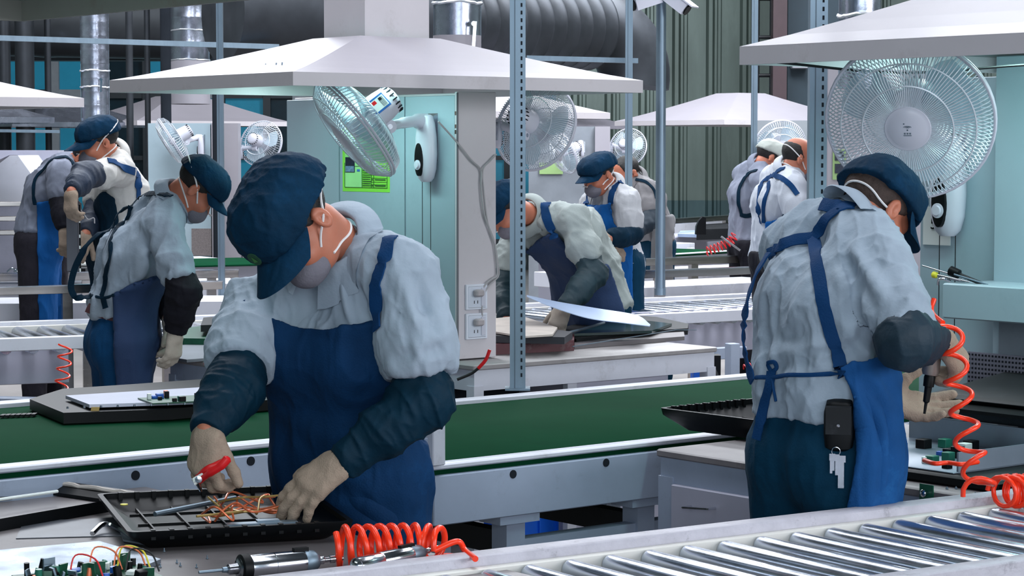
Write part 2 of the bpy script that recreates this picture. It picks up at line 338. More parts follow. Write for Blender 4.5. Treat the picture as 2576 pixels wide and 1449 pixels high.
# left background machine and shelves
t = thing('machine', 'white machine housing with a sloped front at the left edge', 'machine', PY(40, 600, 13) * 1)
def px_prism(pts, d, th, name, m, parent=None, **k):     # outline in the plane facing the aisle, real thickness
    f = [PY(x, y, d) for x, y in pts]; g = [p + Vector((0, th, 0)) for p in f]; n = len(f)
    b = MB(); b.add(f + g, [tuple(range(n))[::-1], tuple(range(n, 2 * n))] + [(i, (i + 1) % n, n + (i + 1) % n, n + i) for i in range(n)])
    return b.build(name, m, parent, smooth=False, **k)
px_prism([(-60, 420), (0, 410), (25, 391), (45, 391), (80, 440), (95, 508), (-60, 508)], 13.6, 1.0, 'housing', WHITE, t)
px_prism([(-60, 378), (145, 378), (145, 420), (100, 425), (80, 414), (44, 390), (24, 390), (-60, 428)], 14.2, .5, 'upper_beam', LAV, t)
for yy, hh in ((508, 12), (545, 12), (580, 12)):
    slab(-150, yy, 75, yy - 1, HC - (yy - 375) / FPX * 13.4, HC - (yy + hh - 375) / FPX * 13.4, .05, 'guard_strip', STEEL, None, None, parent=t)
px_prism([(-60, 520), (75, 519), (75, 545), (-60, 546)], 13.9, .3, 'lower_panel', LAV, t)
px_prism([(-60, 557), (75, 556), (75, 578), (-60, 580)], 13.9, .3, 'lower_panel', LAV, t)
px_prism([(-60, 592), (75, 592), (75, 690), (-60, 690)], 13.9, .3, 'base_panel', LAV, t)
slab(-150, 600, 64, 597, .99, .0, .2, 'line_cover', WHITE, 'white cover ledge at the far left edge beside the machine', 'cover')
# cabinet between W3 and the central panel, far: grille box
t = thing('cabinet', 'far beige station cabinet with a perforated grille behind the jeans worker', 'cabinet', PY(600, 660, 21.5) * 1)
b = PY(372, 310, 21.4); c = PY(532, 700, 21.4); MB().box((b.x, 21.4, 0), (c.x, 22.2, b.z)).build('housing', PANEL, t)
b = PY(532, 310, 21.4); c = PY(602, 700, 21.4); MB().box((b.x, 21.38, 0), (c.x, 21.6, b.z)).build('pillar', CREAM, t)
b = PY(602, 440, 21.4); c = PY(720, 700, 21.4); MB().box((b.x, 21.6, 0), (c.x, 22.0, 1.35)).build('side_housing', CREAM, t)
b = PY(482, 575, 21.38); c = PY(532, 643, 21.38); MB().box((b.x, 21.37, c.z), (c.x, 21.4, b.z)).build('grille', mat('grille', (120, 112, 112), .6, var=.3, scale=80), t)
slab(470, 655, 580, 652, .78, .70, .6, 'bench_ledge', WHITE, 'white bench ledge under the far beige station cabinet', 'bench')
# ---------------------------------------------------------------- extraction hoods
def hood(u0, v0, z, su, sv, label, rise=.17, chim=.16, m=CREAM, T=None, chimney=None, th=.05, pins=True, group=None):
    T = T or R39; c = T @ Vector((u0 + su / 2, v0 + sv / 2, z - th)); t = thing('extraction_hood', label, 'hood', c, group)
    u1, v1 = u0 + su, v0 + sv; cu, cv = (u0 + u1) / 2, (v0 + v1) / 2; e = .012
    b = MB(T); b.box((u0, v0, z - th), (u1, v0 + e, z)).box((u0, v1 - e, z - th), (u1, v1, z)).box((u0, v0 + e, z - th), (u0 + e, v1 - e, z)).box((u1 - e, v0 + e, z - th), (u1, v1 - e, z))
    b.build('rim', CREAM2 if m == CREAM else m, t, smooth=False)  # rim takes the lightened enamel, roof the darkened one
    b = MB(T); tw, tv = chim * 1.25, chim * 1.05
    o = [(u0, v0), (u1, v0), (u1, v1), (u0, v1)]; i_ = [(cu - tw, cv - tv), (cu + tw, cv - tv), (cu + tw, cv + tv), (cu - tw, cv + tv)]
    rings = []
    for k in range(7):
        f = k / 6; q = f ** 1.12; rings.append([(o[j][0] * (1 - f) + i_[j][0] * f, o[j][1] * (1 - f) + i_[j][1] * f, z + rise * q) for j in range(4)])
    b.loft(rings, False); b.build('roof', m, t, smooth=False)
    b = MB(T); b.loft([[(x, y, zz - .008) for x, y, zz in r] for r in rings], False); b.build('underside', mat('hood_inside', (150, 160, 158), .6, var=.1), t, smooth=False)
    if pins:
        b = MB(T)
        for k in (.20, .235, .30): b.tube([(u0 + su * .06 + k * .3, v0 + sv * k * 1.2, z + rise * .10), (u0 + su * .06 + k * .3 + .004, v0 + sv * k * 1.2, z + rise * .10 + .03)], .0025, 6)
        b.build('screw', GALV, t)
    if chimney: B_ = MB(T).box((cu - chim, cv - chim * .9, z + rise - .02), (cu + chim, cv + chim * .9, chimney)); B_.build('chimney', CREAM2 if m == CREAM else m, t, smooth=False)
    return t
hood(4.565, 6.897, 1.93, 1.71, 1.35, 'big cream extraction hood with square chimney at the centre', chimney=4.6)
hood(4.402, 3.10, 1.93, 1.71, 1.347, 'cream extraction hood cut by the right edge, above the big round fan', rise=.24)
hood(.66, 3.25, 1.985, 1.70, 1.40, 'dim grey hood rim crossing the top left corner', pins=False, m=mat('hood_dim_enamel', (150, 148, 142), .5, var=.1, dirt=((120, 84, 66), .5, 3)))
# hood at the left edge and the distant ones
p = PZ(207, 247, 1.93); T = Matrix.Translation((p.x, p.y, 0)) @ R39; hood(-1.7, -0.02, 1.93, 1.7, 1.35, 'bright white hood corner at the left edge', T=T, pins=False)
def farhood(pxc, py, z, label, s=1.0, m=CREAM, chim=None, dz=0, w=1.71, v=1.35, rise=.17):
    p = PZ(pxc, py, z); T = Matrix.Translation((p.x, p.y, 0)) @ R39
    return hood(0, 0, z, w * s, v * s, label, m=m, T=T, chimney=chim, pins=False, rise=rise)
farhood(345, 303, 1.95, 'far cream hood behind the jeans worker with a duct rising from it', s=1.12, rise=.28)
farhood(1265, 312, 1.95, 'far grey hood between the slotted post and the round pole', s=1.2, rise=.30, m=mat('hood_shade_enamel', (168, 164, 176), .5), chim=7.1)
farhood(1822, 301, 1.95, 'far white hood behind the bald worker', s=1.25, rise=.30)
p = PZ(1535, 284, 1.95); T = Matrix.Translation((p.x, p.y, 0)) @ R39; hh = hood(-1.71, 0, 1.95, 1.71, 1.35, 'white hood corner seen through the rear fan guard', T=T, pins=False, rise=.2)
q = T @ Vector((-.85, .67, 2.1)); MB().cyl(q, q + ZZ * 5.1, .012, n=8).build('hanger_rod', GALV, hh)
p = PZ(30, 306, 1.93); T = Matrix.Translation((p.x, p.y, 0)) @ R39; hood(0, 0, 1.93, 1.7, 1.3, 'shiny metal hood behind the masked worker with the navy cap', T=T, m=DUCT, pins=False, rise=.22)
p = PZ(-60, 300, 1.93); T = Matrix.Translation((p.x, p.y - .5, 0)) @ R39; hood(-1.2, -1.2, 1.93, 1.5, 1.2, 'blue lit metal hood at the far left edge', T=T, m=DUCT, pins=False, rise=.2)
# small tube lamp under each working hood
LAMP = mat('lamp_tube', (190, 255, 245), .4, emit=6)
def tubelamp(u0, v0, u1, v1, z, power, label, col=(.62, 1, .96)):
    t = thing('tube_lamp', label, 'lamp', UV((u0 + u1) / 2, (v0 + v1) / 2, z + .03))
    MB().cyl(UV(u0, v0, z), UV(u1, v1, z), .014, n=12).build('tube', LAMP, t)
    MB().cyl(UV(u0, v0, z + .034), UV(u1, v1, z + .034), .018, n=6).build('housing', WHITE, t)
    c = UV((u0 + u1) / 2, (v0 + v1) / 2, z - .02); L = math.hypot(u1 - u0, v1 - v0)
    area('tube_light', c, (.05, L), power, col, (0, 0, A39 if u0 == u1 else A39 + math.pi / 2))
tubelamp(1.5, 3.6, 1.5, 4.4, 2.02, 5, 'unseen tube lamp added inside the top left hood to light its rim', (.85, 1, .97))  # off-frame lamp, added to lift the unlit hood rim
tubelamp(5.25, 7.2, 5.25, 8.1, 1.97, 8, 'fluorescent tube lamp inside the central hood')
tubelamp(5.0, 3.45, 5.0, 4.3, 1.99, 8, 'fluorescent tube lamp inside the right hood')
# ---------------------------------------------------------------- ducts
def vduct(px, d, r, z0, z1, label, m=DUCT, foot=None, seams=(), spiral=None, damper=None):
    p = PY(px, 200, d); t = thing('duct', label, 'duct', (p.x, d, z0))
    b = MB(); prof = [(0, r)]; h = 0
    while h < z1 - z0: prof += [(h + .01, r), (h + .018, r * 1.012), (h + .026, r)]; h += spiral or .28
    prof.append((z1 - z0, r)); prof = sorted(prof); b.lathe((p.x, d, z0), (0, 0, 1), prof, 40, True); b.build('pipe', m, t)
    for s in seams:
        z = PY(px, s, d).z; pts = []
        for k in range(41):
            a = 2 * math.pi * k / 40; pts.append((p.x + (r + .002) * math.cos(a), d + (r + .002) * math.sin(a), z + .004 * math.sin(3 * a) + random.uniform(-.003, .003)))
        MB().tube(pts, .008, 6, False).build('tape_seam', mat('foil_tape', (222, 226, 232), .3, .6, bump=.5), t)
    if foot: MB().lathe((p.x, d, z0), (0, 0, 1), [(0, r * 1.015), (foot - z0, r * 1.015)], 40).build('sleeve', CREAM, t, label='painted white lower sleeve')
    if damper:
        q = PY(damper[0], damper[1], d - r); b = MB(); b.cyl(q, q + Vector((0, -.03, 0)), .012, n=12); b.obox(q + Vector((.003, -.03, -.05)), (.008, 0, 0), (0, .003, 0), (.004, 0, .06)); b.build('damper_handle', CHROME, t)
    return t
vduct(239, 20, .125, 1.9, 5, 'silver spiral duct rising behind the masked worker at the left', seams=(178, 219), spiral=.12, damper=(255, 200))
vduct(477, 22.8, .20, 2.1, 5.5, 'wide silver duct with white lower sleeve above the far cream hood', foot=PY(477, 152, 22.8).z, seams=(77, 151))
vduct(1150, 11.2, .117, 1.95, 4.2, 'shiny duct with a damper lever just behind the central hood', foot=PY(1150, 90, 11.2).z, seams=(8,), spiral=.5, damper=(1192, 60))
vduct(1406, 20.5, .155, 2.2, 5, 'silver spiral duct right of the nearest slotted post', seams=(126,), spiral=.14)
vduct(2162, 9.5, .088, 1.9, 4, 'short shiny duct above the right hood', spiral=.1, seams=(40,))
# big horizontal spiral ducts under the roof
def hduct(p0, p1, r, label, m, ribs):
    p0, p1 = Vector(p0), Vector(p1); L = (p1 - p0).length; prof = []; n = int(L / ribs)
    for k in range(n): prof += [(k * ribs, r), (k * ribs + ribs * .82, r), (k * ribs + ribs * .9, r * 1.02)]
    prof.append((L, r)); MB().lathe(p0, p1 - p0, prof, 40).build('spiral_duct', m, label=label, cat='duct')
hduct(PY(1075, 48, 19), PY(1480, 72, 20.5), .37, 'large ribbed spiral duct crossing behind the centre posts', DUCTD, .17)
hduct(PY(560, 30, 18), PY(1075, 48, 19), .40, 'smooth dark main duct above the far hoods', DUCTD, 1.1)
hduct(PY(-200, 40, 25), PY(560, 60, 26), .42, 'dark main duct along the top left background', mat('duct_dark', (66, 70, 74), .5, .6), 1.5)
t = thing('duct_elbow', 'curved dark duct elbow at the end of the large spiral duct', 'duct', PY(1510, 150, 21))
def arc_tube(c, R, r, a0, a1, n, ax, ay): return [c + ax * math.cos(a0 + (a1 - a0) * k / n) * R + ay * math.sin(a0 + (a1 - a0) * k / n) * R for k in range(n + 1)]
cc = PY(1480, 190, 20.6); pts = arc_tube(cc, .45, .3, math.pi / 2, -.2, 12, Vector((.8, .3, 0)).normalized(), ZZ)
MB().tube(pts, .33, 28).build('bend', DUCTD, t)
# dark roof truss band and cable trunking over the windows
MB().box((-13, 27, PY(0, 152, 27).z), (1.2, 27.3, PY(0, 98, 27).z)).build('roof_truss', mat('truss_dark', (26, 34, 40), .8), smooth=False, label='dark horizontal truss band over the tinted windows', cat='beam')
def trunk(p0, p1, h, w, label, m=GALV):
    p0, p1 = Vector(p0), Vector(p1); d = (p1 - p0); L = d.length; d.normalize(); n = Vector((-d.y, d.x, 0)).normalized()
    MB().obox((p0 + p1) / 2, d * L / 2, n * w / 2, ZZ * h / 2).build('cable_trunking', m, smooth=False, label=label, cat='trunking')
trunk(PY(-60, 94, 17), PY(700, 118, 17.8), .04, .06, 'long grey cable trunking running across the upper left')
trunk(PY(1325, 146, 12.9), PY(1604, 153, 12.95), .028, .05, 'short grey cable trunking ending right of the thin post')
trunk(PY(-60, 328, 16.5), PY(150, 331, 16.6), .022, .05, 'short pale strip under the metal hoods at the left edge')
# ---------------------------------------------------------------- posts
def slotted(px0, px1, d, ztop, zbot, label, slots=True, tilt=0):
    a = PY(px0, 375, d); b = PY(px1, 375, d); w = b.x - a.x; c = Vector(((a.x + b.x) / 2, d + w / 2, 0))
    Rz = Matrix.Translation((c.x, c.y, 0)) @ Matrix.Rotation(math.radians(tilt), 4, 'Z'); h = w / 2
    t = thing('strut_post', label, 'post', (c.x, c.y, zbot)); e = w * .10
    q = [(-h, -h), (h, -h), (h, h), (h * .45, h), (h * .45, h - e), (h - e, h - e), (h - e, -h + e), (-h + e, -h + e), (-h + e, h - e), (-h * .45, h - e), (-h * .45, h), (-h, h)]
    MB(Rz).loft([[(x, y, z) for x, y in q] for z in (zbot, ztop)]).build('channel', GALV, t, smooth=False)
    MB(Rz).box((-h * .42, -h - .002, zbot), (-h * .30, -h, ztop)).build('groove', mat('groove_shadow', (96, 110, 122), .5, .6), t, smooth=False)
    if slots:
        b_ = MB(Rz); z = zbot + .05
        while z < ztop - .05 and z < 4: b_.box((h * .38, -h - .0025, z), (h * .60, -h + .001, z + .014)); z += .028
        b_.build('slot_row', DARKF, t, smooth=False)
    MB(Rz).box((-h * 1.6, -h * 1.6, zbot), (h * 1.6, h * 1.6, zbot + .008)).build('foot_plate', GALV, t)
    return t
p = PZ(1302, 992, .74); slotted(1282.5, 1322, p.y + .03, 5.5, .752, 'galvanised slotted post in front of the centre bench, standing on the low green belt rail')
slotted(2036, 2080, 7.35, 5.5, 0, 'galvanised slotted post between the bald worker and the right foreground worker')
slotted(546, 562, 13.2, 5.5, 0, 'thin galvanised post behind the cap of the jeans worker', False)
slotted(843, 861, 12.0, 5.5, 1.6, 'short visible galvanised post left of the square chimney', False)
slotted(1573, 1591, 12.8, 5.5, 0, 'thin galvanised post behind the upright worker in a blue bib apron', False)
slotted(1890, 1905, 15.5, 5.5, 0, 'thin galvanised post left of the bald worker', False)
t = thing('camera_pole', 'round galvanised pole carrying two security cameras', 'pole', PY(1662, 720, 13.2))
pc = PY(1662, 375, 13.2); r = 12.5 / FPX * 13.2
MB().cyl((pc.x, 13.2, .82), (pc.x, 13.2, 5.5), r, n=28).build('pole', GALV, t); MB().cyl((pc.x, 13.2, .80), (pc.x, 13.2, .84), r * 1.15, n=28).build('collar', GALV, t)
for s, l in ((-1, 'left white security camera on the round pole, angled away'), (1, 'right security camera on the round pole with dark lens towards the hall')):
    t = thing('security_camera', l, 'camera', PY(1662 + s * 42, 10, 13.15))
    ax = Vector((s * .72, -.35, -.60 if s > 0 else -.25)).normalized(); sd = ax.cross(ZZ).normalized(); up = sd.cross(ax)
    c = PY(1662 + s * 38, 2, 13.1)
    MB().obox(c, ax * .085, sd * .042, up * .036).build('body', FANW, t); MB().obox(c + up * .04 + ax * .02, ax * .10, sd * .052, up * .004).build('sunshield', FANW, t)
    MB().cyl(c + ax * .084, c + ax * .094, .034, n=20).build('lens', BLACK, t)
    MB().tube([c - up * .02, Vector((pc.x, 13.2, c.z + .12)), Vector((pc.x, 13.2, c.z + .16))], .014, 10).build('bracket', FANW, t)
# vertical pipes in front of the glazing
for px, w, d, l in ((12, .07, 24, 'grey vertical pipe nearest the left edge, by the windows'), (64, .10, 23.5, 'thick grey vertical pipe, second from the left edge'), (122, .035, 24, 'thin vertical pipe, third from the left edge'),
                    (327, .035, 22, 'thin vertical rod between the silver ducts'), (372, .03, 23, 'thin vertical rod just left of the wide silver duct'), (418, .05, 21.5, 'dark vertical pipe touching the wide silver duct'), (545, .04, 21, 'dark vertical pipe right of the wide silver duct')):
    p = PY(px, 300, d); MB().cyl((p.x, d, 0), (p.x, d, 6), w, n=16).build('pipe', DUCTD if px < 400 else DARKF, label=l, cat='pipe')
# ---------------------------------------------------------------- wall fans
def fan(c, face, rad, base, label, nw=96, mount_n=None, mark=False, sticker=False, cords=None, arm=True, group=None, up=ZZ, far=False, spin=0.3, boxm=None, boxs=1.0):
    c = Vector(c); F = Vector(face).normalized(); S = F.cross(up).normalized(); U = S.cross(F); k = rad / .22
    t = thing('wall_fan', label, 'fan', c, group)
    def P(r, a, h): return c + (S * math.cos(a) + U * math.sin(a)) * r + F * h
    wr = .0013 * k * (1.25 if not far else 1.6)
    prof_f = [(.055, .062), (.09, .066), (.14, .062), (.19, .045), (.215, .018), (.22, 0)]
    prof_b = [(.05, -.075), (.10, -.078), (.16, -.068), (.205, -.045), (.22, -.012)]
    b = MB(); n = 4 if not far else 3
    for i in range(nw):
        a = 2 * math.pi * i / nw
        b.tube([P(r * k, a + .10 * (r / .22), h * k) for r, h in prof_f], wr, n, False)
    b.build('front_grille', FANWIRE, t)
    b = MB()
    for i in range(nw):
        a = 2 * math.pi * (i + .5) / nw
        b.tube([P(r * k, a - .12 * (r / .22), h * k) for r, h in prof_b], wr, n, False)
    b.build('rear_grille', FANWIRE, t)
    def ringp(r, h, m=48): return [P(r * k, 2 * math.pi * j / m, h * k) for j in range(m + 1)]
    MB().tube(ringp(.222, -.006), .0052 * k, 8, False, ).tube(ringp(.222, .006), .0045 * k, 8, False).build('guard_ring', FANW, t)
    MB().tube(ringp(.12, .067), wr * 1.5, 4, False).tube(ringp(.178, .054), wr * 1.5, 4, False).tube(ringp(.13, -.078), wr * 1.5, 4, False).build('grille_hoop', FANWIRE, t)
    MB().lathe(c + F * .055 * k, F, [(0, .058 * k), (.006 * k, .064 * k), (.011 * k, .060 * k), (.013 * k, .050 * k), (.016 * k, .046 * k), (.017 * k, .001)], 40).build('centre_cap', FANW, t)
    if mark:
        b = MB(); o = c + F * .0722 * k; s = .0035 * k
        for j, w in enumerate((3.4, 2.2, 1.0)): b.tube([o + S * s * w * math.cos(q) + U * (s * w * .55 * math.sin(q) + s * (1.2)) for q in [math.pi * .15 + math.pi * .7 * m_ / 8 for m_ in range(9)]], .0007 * k, 4)
        b.obox(o - U * s * .2, S * s * .5, U * s * .5, F * .0004)
        for j in range(3): b.obox(o + S * s * (-2 + 2 * j) - U * s * 2.6, S * s * .75, U * s * .14, F * .0004).obox(o + S * s * (-2 + 2 * j) - U * s * 3.3, S * s * .75, U * s * .14, F * .0004).obox(o + S * s * (-2 + 2 * j) - U * s * 3.0, S * s * .14, U * s * .7, F * .0004)
        b.obox(o - U * s * 4.6, S * s * 3.0, U * s * .22, F * .0004); b.obox(o + U * s * 4.8 + S * s * 2.6, S * s * .5, U * s * .4, F * .0004)
        b.build('cap_mark', mat('mark_grey', (60, 84, 96), .5), t)
    b = MB()
    for i in range(3 if not far else 3):
        a0 = 2 * math.pi * i / 3 + spin; rows = []
        for j in range(7):
            r = .035 + .155 * j / 6; wd = .30 + .75 * math.sin(math.pi * (.12 + .72 * j / 6)); wd *= .62
            rows.append([P(r * k, a0 + wd * q, (-.028 + .045 * q) * k * (1 - .4 * j / 6)) for q in (-1, -.5, 0, .5, 1)])
        top = [[p + F * .0012 for p in rw] for rw in rows]
        vs = [p for rw in rows for p in rw] + [p for rw in top for p in rw]; m_ = 35; fs = []
        for j in range(6):
            for q in range(4): a = j * 5 + q; fs.append((a, a + 5, a + 6, a + 1)); fs.append((m_ + a, m_ + a + 1, m_ + a + 6, m_ + a + 5))
        for j in range(6): a = j * 5; fs += [(a, m_ + a, m_ + a + 5, a + 5), (a + 4, a + 9, m_ + a + 9, m_ + a + 4)]
        for q in range(4): fs += [(q, q + 1, m_ + q + 1, m_ + q), (30 + q, m_ + 30 + q, m_ + 31 + q, 31 + q)]
        b.add(vs, fs)
    b.build('blade_set', BLADE, t)
    MB().lathe(c - F * .03 * k, F, [(0, .03 * k), (.04 * k, .038 * k), (.052 * k, .03 * k), (.056 * k, .002)], 28).build('hub', FANW, t)
    # motor housing
    mh = MB().lathe(c - F * .078 * k, -F, [(-.006 * k, .062 * k), (.012 * k, .064 * k), (.05 * k, .062 * k), (.095 * k, .056 * k), (.112 * k, .047 * k), (.120 * k, .030 * k), (.122 * k, .001)], 36).build('motor_housing', FANW, t)
    b = MB()
    for i in range(18):
        a = 2 * math.pi * i / 18; b.obox(c - F * .178 * k + (S * math.cos(a) + U * math.sin(a)) * .0555 * k, (S * math.cos(a) + U * math.sin(a)) * .0025 * k, F * .010 * k, (-S * math.sin(a) + U * math.cos(a)) * .0022 * k)
    b.build('vent_slot', DARKF, mh)
    if sticker: sticker(c, F, S, U, k, mh)
    base = Vector(base); nrm = Vector(mount_n or -D1).normalized()
    piv = c - F * .105 * k - U * .075 * k
    bs = .9 * k * boxs; top = base + ZZ * .06 * bs; elb = top + nrm * .075 * bs
    MB().cyl(piv - S * .022 * k, piv + S * .022 * k, .026 * k, n=24).tube([piv, piv + U * .03 * k], .022 * k, 12).build('pivot', FANW, t)
    MB().cyl(piv - S * .026 * k, piv + S * .026 * k, .010 * k, n=16).build('pivot_screw', CHROME, t)
    MB().tube(bez([piv, piv.lerp(elb, .5) + ZZ * .004, elb, top + nrm * .03 * bs], 5), [.019 * k] * 5 + [.022 * k] * 5 + [.030 * k] * 6, 16).build('arm', FANW, t)
    # control box
    sd = nrm.cross(ZZ).normalized(); rings = []
    for h, w, dpt in ((.085, .022, .022), (.08, .032, .040), (.05, .042, .058), (0, .050, .068), (-.06, .052, .072), (-.12, .048, .066), (-.155, .038, .05), (-.17, .022, .03)):
        rings.append([base + ZZ * h * bs + nrm * (.034 * bs + dpt * .5 * bs * math.cos(a)) + sd * w * bs * math.sin(a) for a in [2 * math.pi * j / 24 for j in range(24)]])
    bx = MB().loft(rings[::-1]).build('control_box', FANW, t)
    o = base + nrm * (.034 + .036) * bs - ZZ * .085 * bs
    b = MB(); 
    rings = [[o + nrm * h + ZZ * .062 * bs * sc * math.sin(a) + sd * .022 * bs * sc * math.cos(a) for a in [2 * math.pi * j / 24 for j in range(24)]] for h, sc in ((-.012, 1), (.004, 1), (.005, .9))]
    b.loft(rings).build('dial_plate', BLACK, bx)
    MB().lathe(o - ZZ * .02 * bs + nrm * .004, nrm, [(0, .019 * bs), (.004, .019 * bs), (.004, .013 * bs), (.010, .012 * bs)], 24).build('dial_ring', FANW, bx)
    MB().obox(base - nrm * .002 + ZZ * .0, sd * .03 * bs, ZZ * .09 * bs, nrm * .004).build('mount_plate', CHROME, t)
    if cords:
        for i, dz in enumerate(cords):
            q = base + nrm * .03 * bs + sd * (.03 if i == 0 else -.022) * bs - ZZ * .16 * bs
            MB().tube([q, q - ZZ * dz * .5, q - ZZ * dz], .0016, 6).build('pull_cord', BLKC, t)
        MB().lathe(q - ZZ * dz, -ZZ, [(0, .003), (.015, .006), (.03, .005), (.032, .001)], 12).build('cord_knob', FANW, t)
    return t
# ---------------------------------------------------------------- central station
US = 5.67; VS = 7.375
t = thing('workstation', 'tall pale blue-grey station wall with cream pillar under the central hood', 'workstation', UV(US + .03, 8.0))
zt = 1.93
B((US, VS + .0, .80), (US + .03, 8.62, zt - .06), .002).build('wall_panel', PANEL, t)
B((US - .004, VS + .34, .80), (US, VS + .343, zt - .06)).box((US - .004, 8.20, .8), (US, 8.203, zt - .06)).build('panel_seam', mat('seam_grey', (120, 136, 144), .6), t)
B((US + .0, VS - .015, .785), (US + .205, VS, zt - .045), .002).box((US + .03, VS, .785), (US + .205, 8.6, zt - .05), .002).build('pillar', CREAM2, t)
B((US - .002, VS - .018, .785), (US + .006, VS - .014, zt - .05)).build('edge_trim', mat('worn_edge', (110, 112, 118), .6), t)
for y in (285, 318, 332): q = PU(1148, y, US + .004); MB().obox(q, D1 * .004, D2 * .006, ZZ * .008).build('hinge', mat('rusty', (96, 70, 62), .7), t)
# green poster
def on_u(px, py, u=US): return PU(px, py, u)
def poster(c00, c11, u, label, name='poster', pics=True):
    a = PU(*c00, u); b_ = PU(*c11, u); v0, v1 = b_.dot(D2), a.dot(D2); z0, z1 = b_.z, a.z; w = v1 - v0; h = z1 - z0; e = .0012
    t = thing(name, label, 'poster', UV(u - .002, (v0 + v1) / 2, z0))
    def R(x0, y0, x1, y1, off, nm, m, lab=None):   # fractions from top left as seen
        return B((u - off - e, v1 - w * x0, z1 - h * y0), (u - off, v1 - w * x1, z1 - h * y1)).build(nm, m, t, smooth=False, label=lab)
    R(0, 0, 1, 1, 0, 'sheet', POSTG)
    R(.06, .06, .42, .93, .0014, 'print_area', mat('poster_pale', (166, 232, 150), .6))
    if pics:
        R(.07, .22, .26, .40, .0028, 'photo', BLACK); R(.07, .46, .27, .70, .0028, 'photo', mat('photo_dark', (30, 40, 60), .5, var=.6, scale=60)); R(.08, .60, .26, .69, .0042, 'photo', mat('photo_pale', (120, 150, 180), .5, var=.5, scale=90))
        R(.32, .65, .38, .685, .0028, 'label_mark', mat('print_blue', (60, 120, 190), .6))
        ln = MB(R39)
        def lr(x0, y0, x1, y1): ln.box((u - .0028 - e, v1 - w * x0, z1 - h * y0), (u - .0028, v1 - w * x1, z1 - h * y1))
        for y in (.60, .93): lr(.06, y, .95, y + .006)
        for y in (.68, .73, .78, .84, .88): lr(.62, y, .95, y + .004)
        for x in (.05, .42, .62, .67, .95): lr(x, .55, x + .006, .935)
        for y in (.12, .15, .19, .24, .28, .33): lr(.45, y, .45 + random.uniform(.3, .48), y + .012)
        for i in range(9):
            x = .44; y = .63 + i * .033
            while x < .60: wd = random.uniform(.012, .03); lr(x, y, x + wd, y + .013); x += wd + .006
        for y in (.70, .80, .895): lr(.70, y, .92, y + .014); lr(.63, y, .66, y + .014)
        ln.build('print_line', mat('print_dark', (40, 92, 50), .6), t, smooth=False)
    return t
poster((862, 322), (981, 484), US, 'bright green instruction sheet with photos on the central station wall, behind the tilted fan')
# wall sockets on the pillar
VF = VS - .015
def on_v(px, py, v=VF): return PV(px, py, v)
def socket(px0, py0, px1, py1, label, plug):
    a = on_v(px0, py0); b_ = on_v(px1, py1); u0, u1 = a.dot(D1), b_.dot(D1); z1, z0 = a.z, b_.z; w = u1 - u0; h = z1 - z0
    t = thing('wall_socket', label, 'socket', UV((u0 + u1) / 2, VF, z0), 'wall sockets on the pillar')
    B((u0, VF - .012, z0), (u1, VF, z1), .002).build('face_plate', mat('socket_white', (226, 230, 240), .3, var=.02), t)
    B((u0 + w * .08, VF - .014, z0 + h * .08), (u1 - w * .08, VF - .011, z1 - h * .08), .002).build('inner_plate', mat('socket_white2', (212, 218, 230), .3, var=.02), t)
    B((u0 + w * .68, VF - .017, z0 + h * .14), (u0 + w * .88, VF - .013, z1 - h * .14), .001).build('switch', FANW, t)
    b = MB(R39)
    for x, z in ((.34, .24), (.50, .24)): b.box((u0 + w * x, VF - .0145, z0 + h * z), (u0 + w * (x + .03), VF - .0138, z0 + h * (z + .12)))
    b.build('pin_slot', BLACK, t)
    pl = B((u0 + w * .28, VF - .045, z0 + h * .52), (u0 + w * .66, VF - .014, z0 + h * .80), .006)
    pl.build('plug', mat('plug_grey', (176, 168, 170), .4), t); return t
socket(1169, 716, 1222, 777, 'upper white wall socket with a grey plug on the cream pillar', 1)
socket(1169, 789, 1222, 851, 'lower white wall socket with a grey plug on the cream pillar', 1)
def vp(px, py, off=.012): p = on_v(px, py); return p - D2 * off
MB().tube(bez([vp(1098, 306), vp(1140, 352), vp(1180, 402), vp(1205, 428), vp(1206, 470), vp(1214, 540), vp(1236, 600), vp(1243, 640), vp(1246, 690), vp(1232, 702), vp(1216, 716), vp(1204, 740)], 8), .004, 8).build('power_cable', CABLE, label='twin grey fan cable running down the front of the cream pillar to the upper socket', cat='cable')
MB().tube(bez([vp(1244, 388), vp(1228, 405), vp(1210, 428), vp(1212, 480), vp(1222, 560), vp(1241, 620), vp(1247, 660), vp(1249, 694), vp(1222, 722), vp(1208, 760), vp(1208, 800), vp(1196, 812)], 8), .0035, 8).build('power_cable', CABLE, label='thinner grey cable dropping past the upper socket into the lower socket', cat='cable')
def stk(c, F, S, U, k, par):
    # label facing the camera on the side of the motor
    n = (Vector((0, -1, .25))); n = (n - F * n.dot(F)).normalized(); s2 = F.cross(n)
    for (w, h, o, m, nm, x, y) in ((.034, .030, .0, mat('label_blue', (44, 104, 176), .4), 'rating_label', 0, 0), (.030, .023, .0012, PAPER, 'label_sheet', 0, 0), (.008, .007, .0022, REDP, 'label_mark', -.014, .012), (.006, .006, .0022, DARKF, 'label_mark', .014, .012)):
        q = c - F * (.118 + x) * k + n * (.0605 * k + o) + s2 * y * k
        MB().obox(q, F * w * k, s2 * h * k, n * .003).build(nm, m, par, smooth=False)
    q = c - F * .118 * k + n * (.0605 * k + .0045)
    b = MB()
    for i in range(4): b.obox(q + F * (-.003 - i * .005) * k * 1 - F * .006 * k, F * .0007 * k, s2 * .019 * k, n * .0006)
    b.build('print_line', mat('print_grey', (90, 100, 112), .6), par, smooth=False)
bL = PU(1090, 345, US)
fan(PY(893, 322, 8.95), (-.74, -.22, -.60), .232, bL, 'white wall fan tilted down in front of the green sheet on the central station wall', nw=84, sticker=stk, cords=(.33, .42), mount_n=-D1, spin=.9, boxs=1.15)
b = UV(US + .21, VS + .25, 1.62)
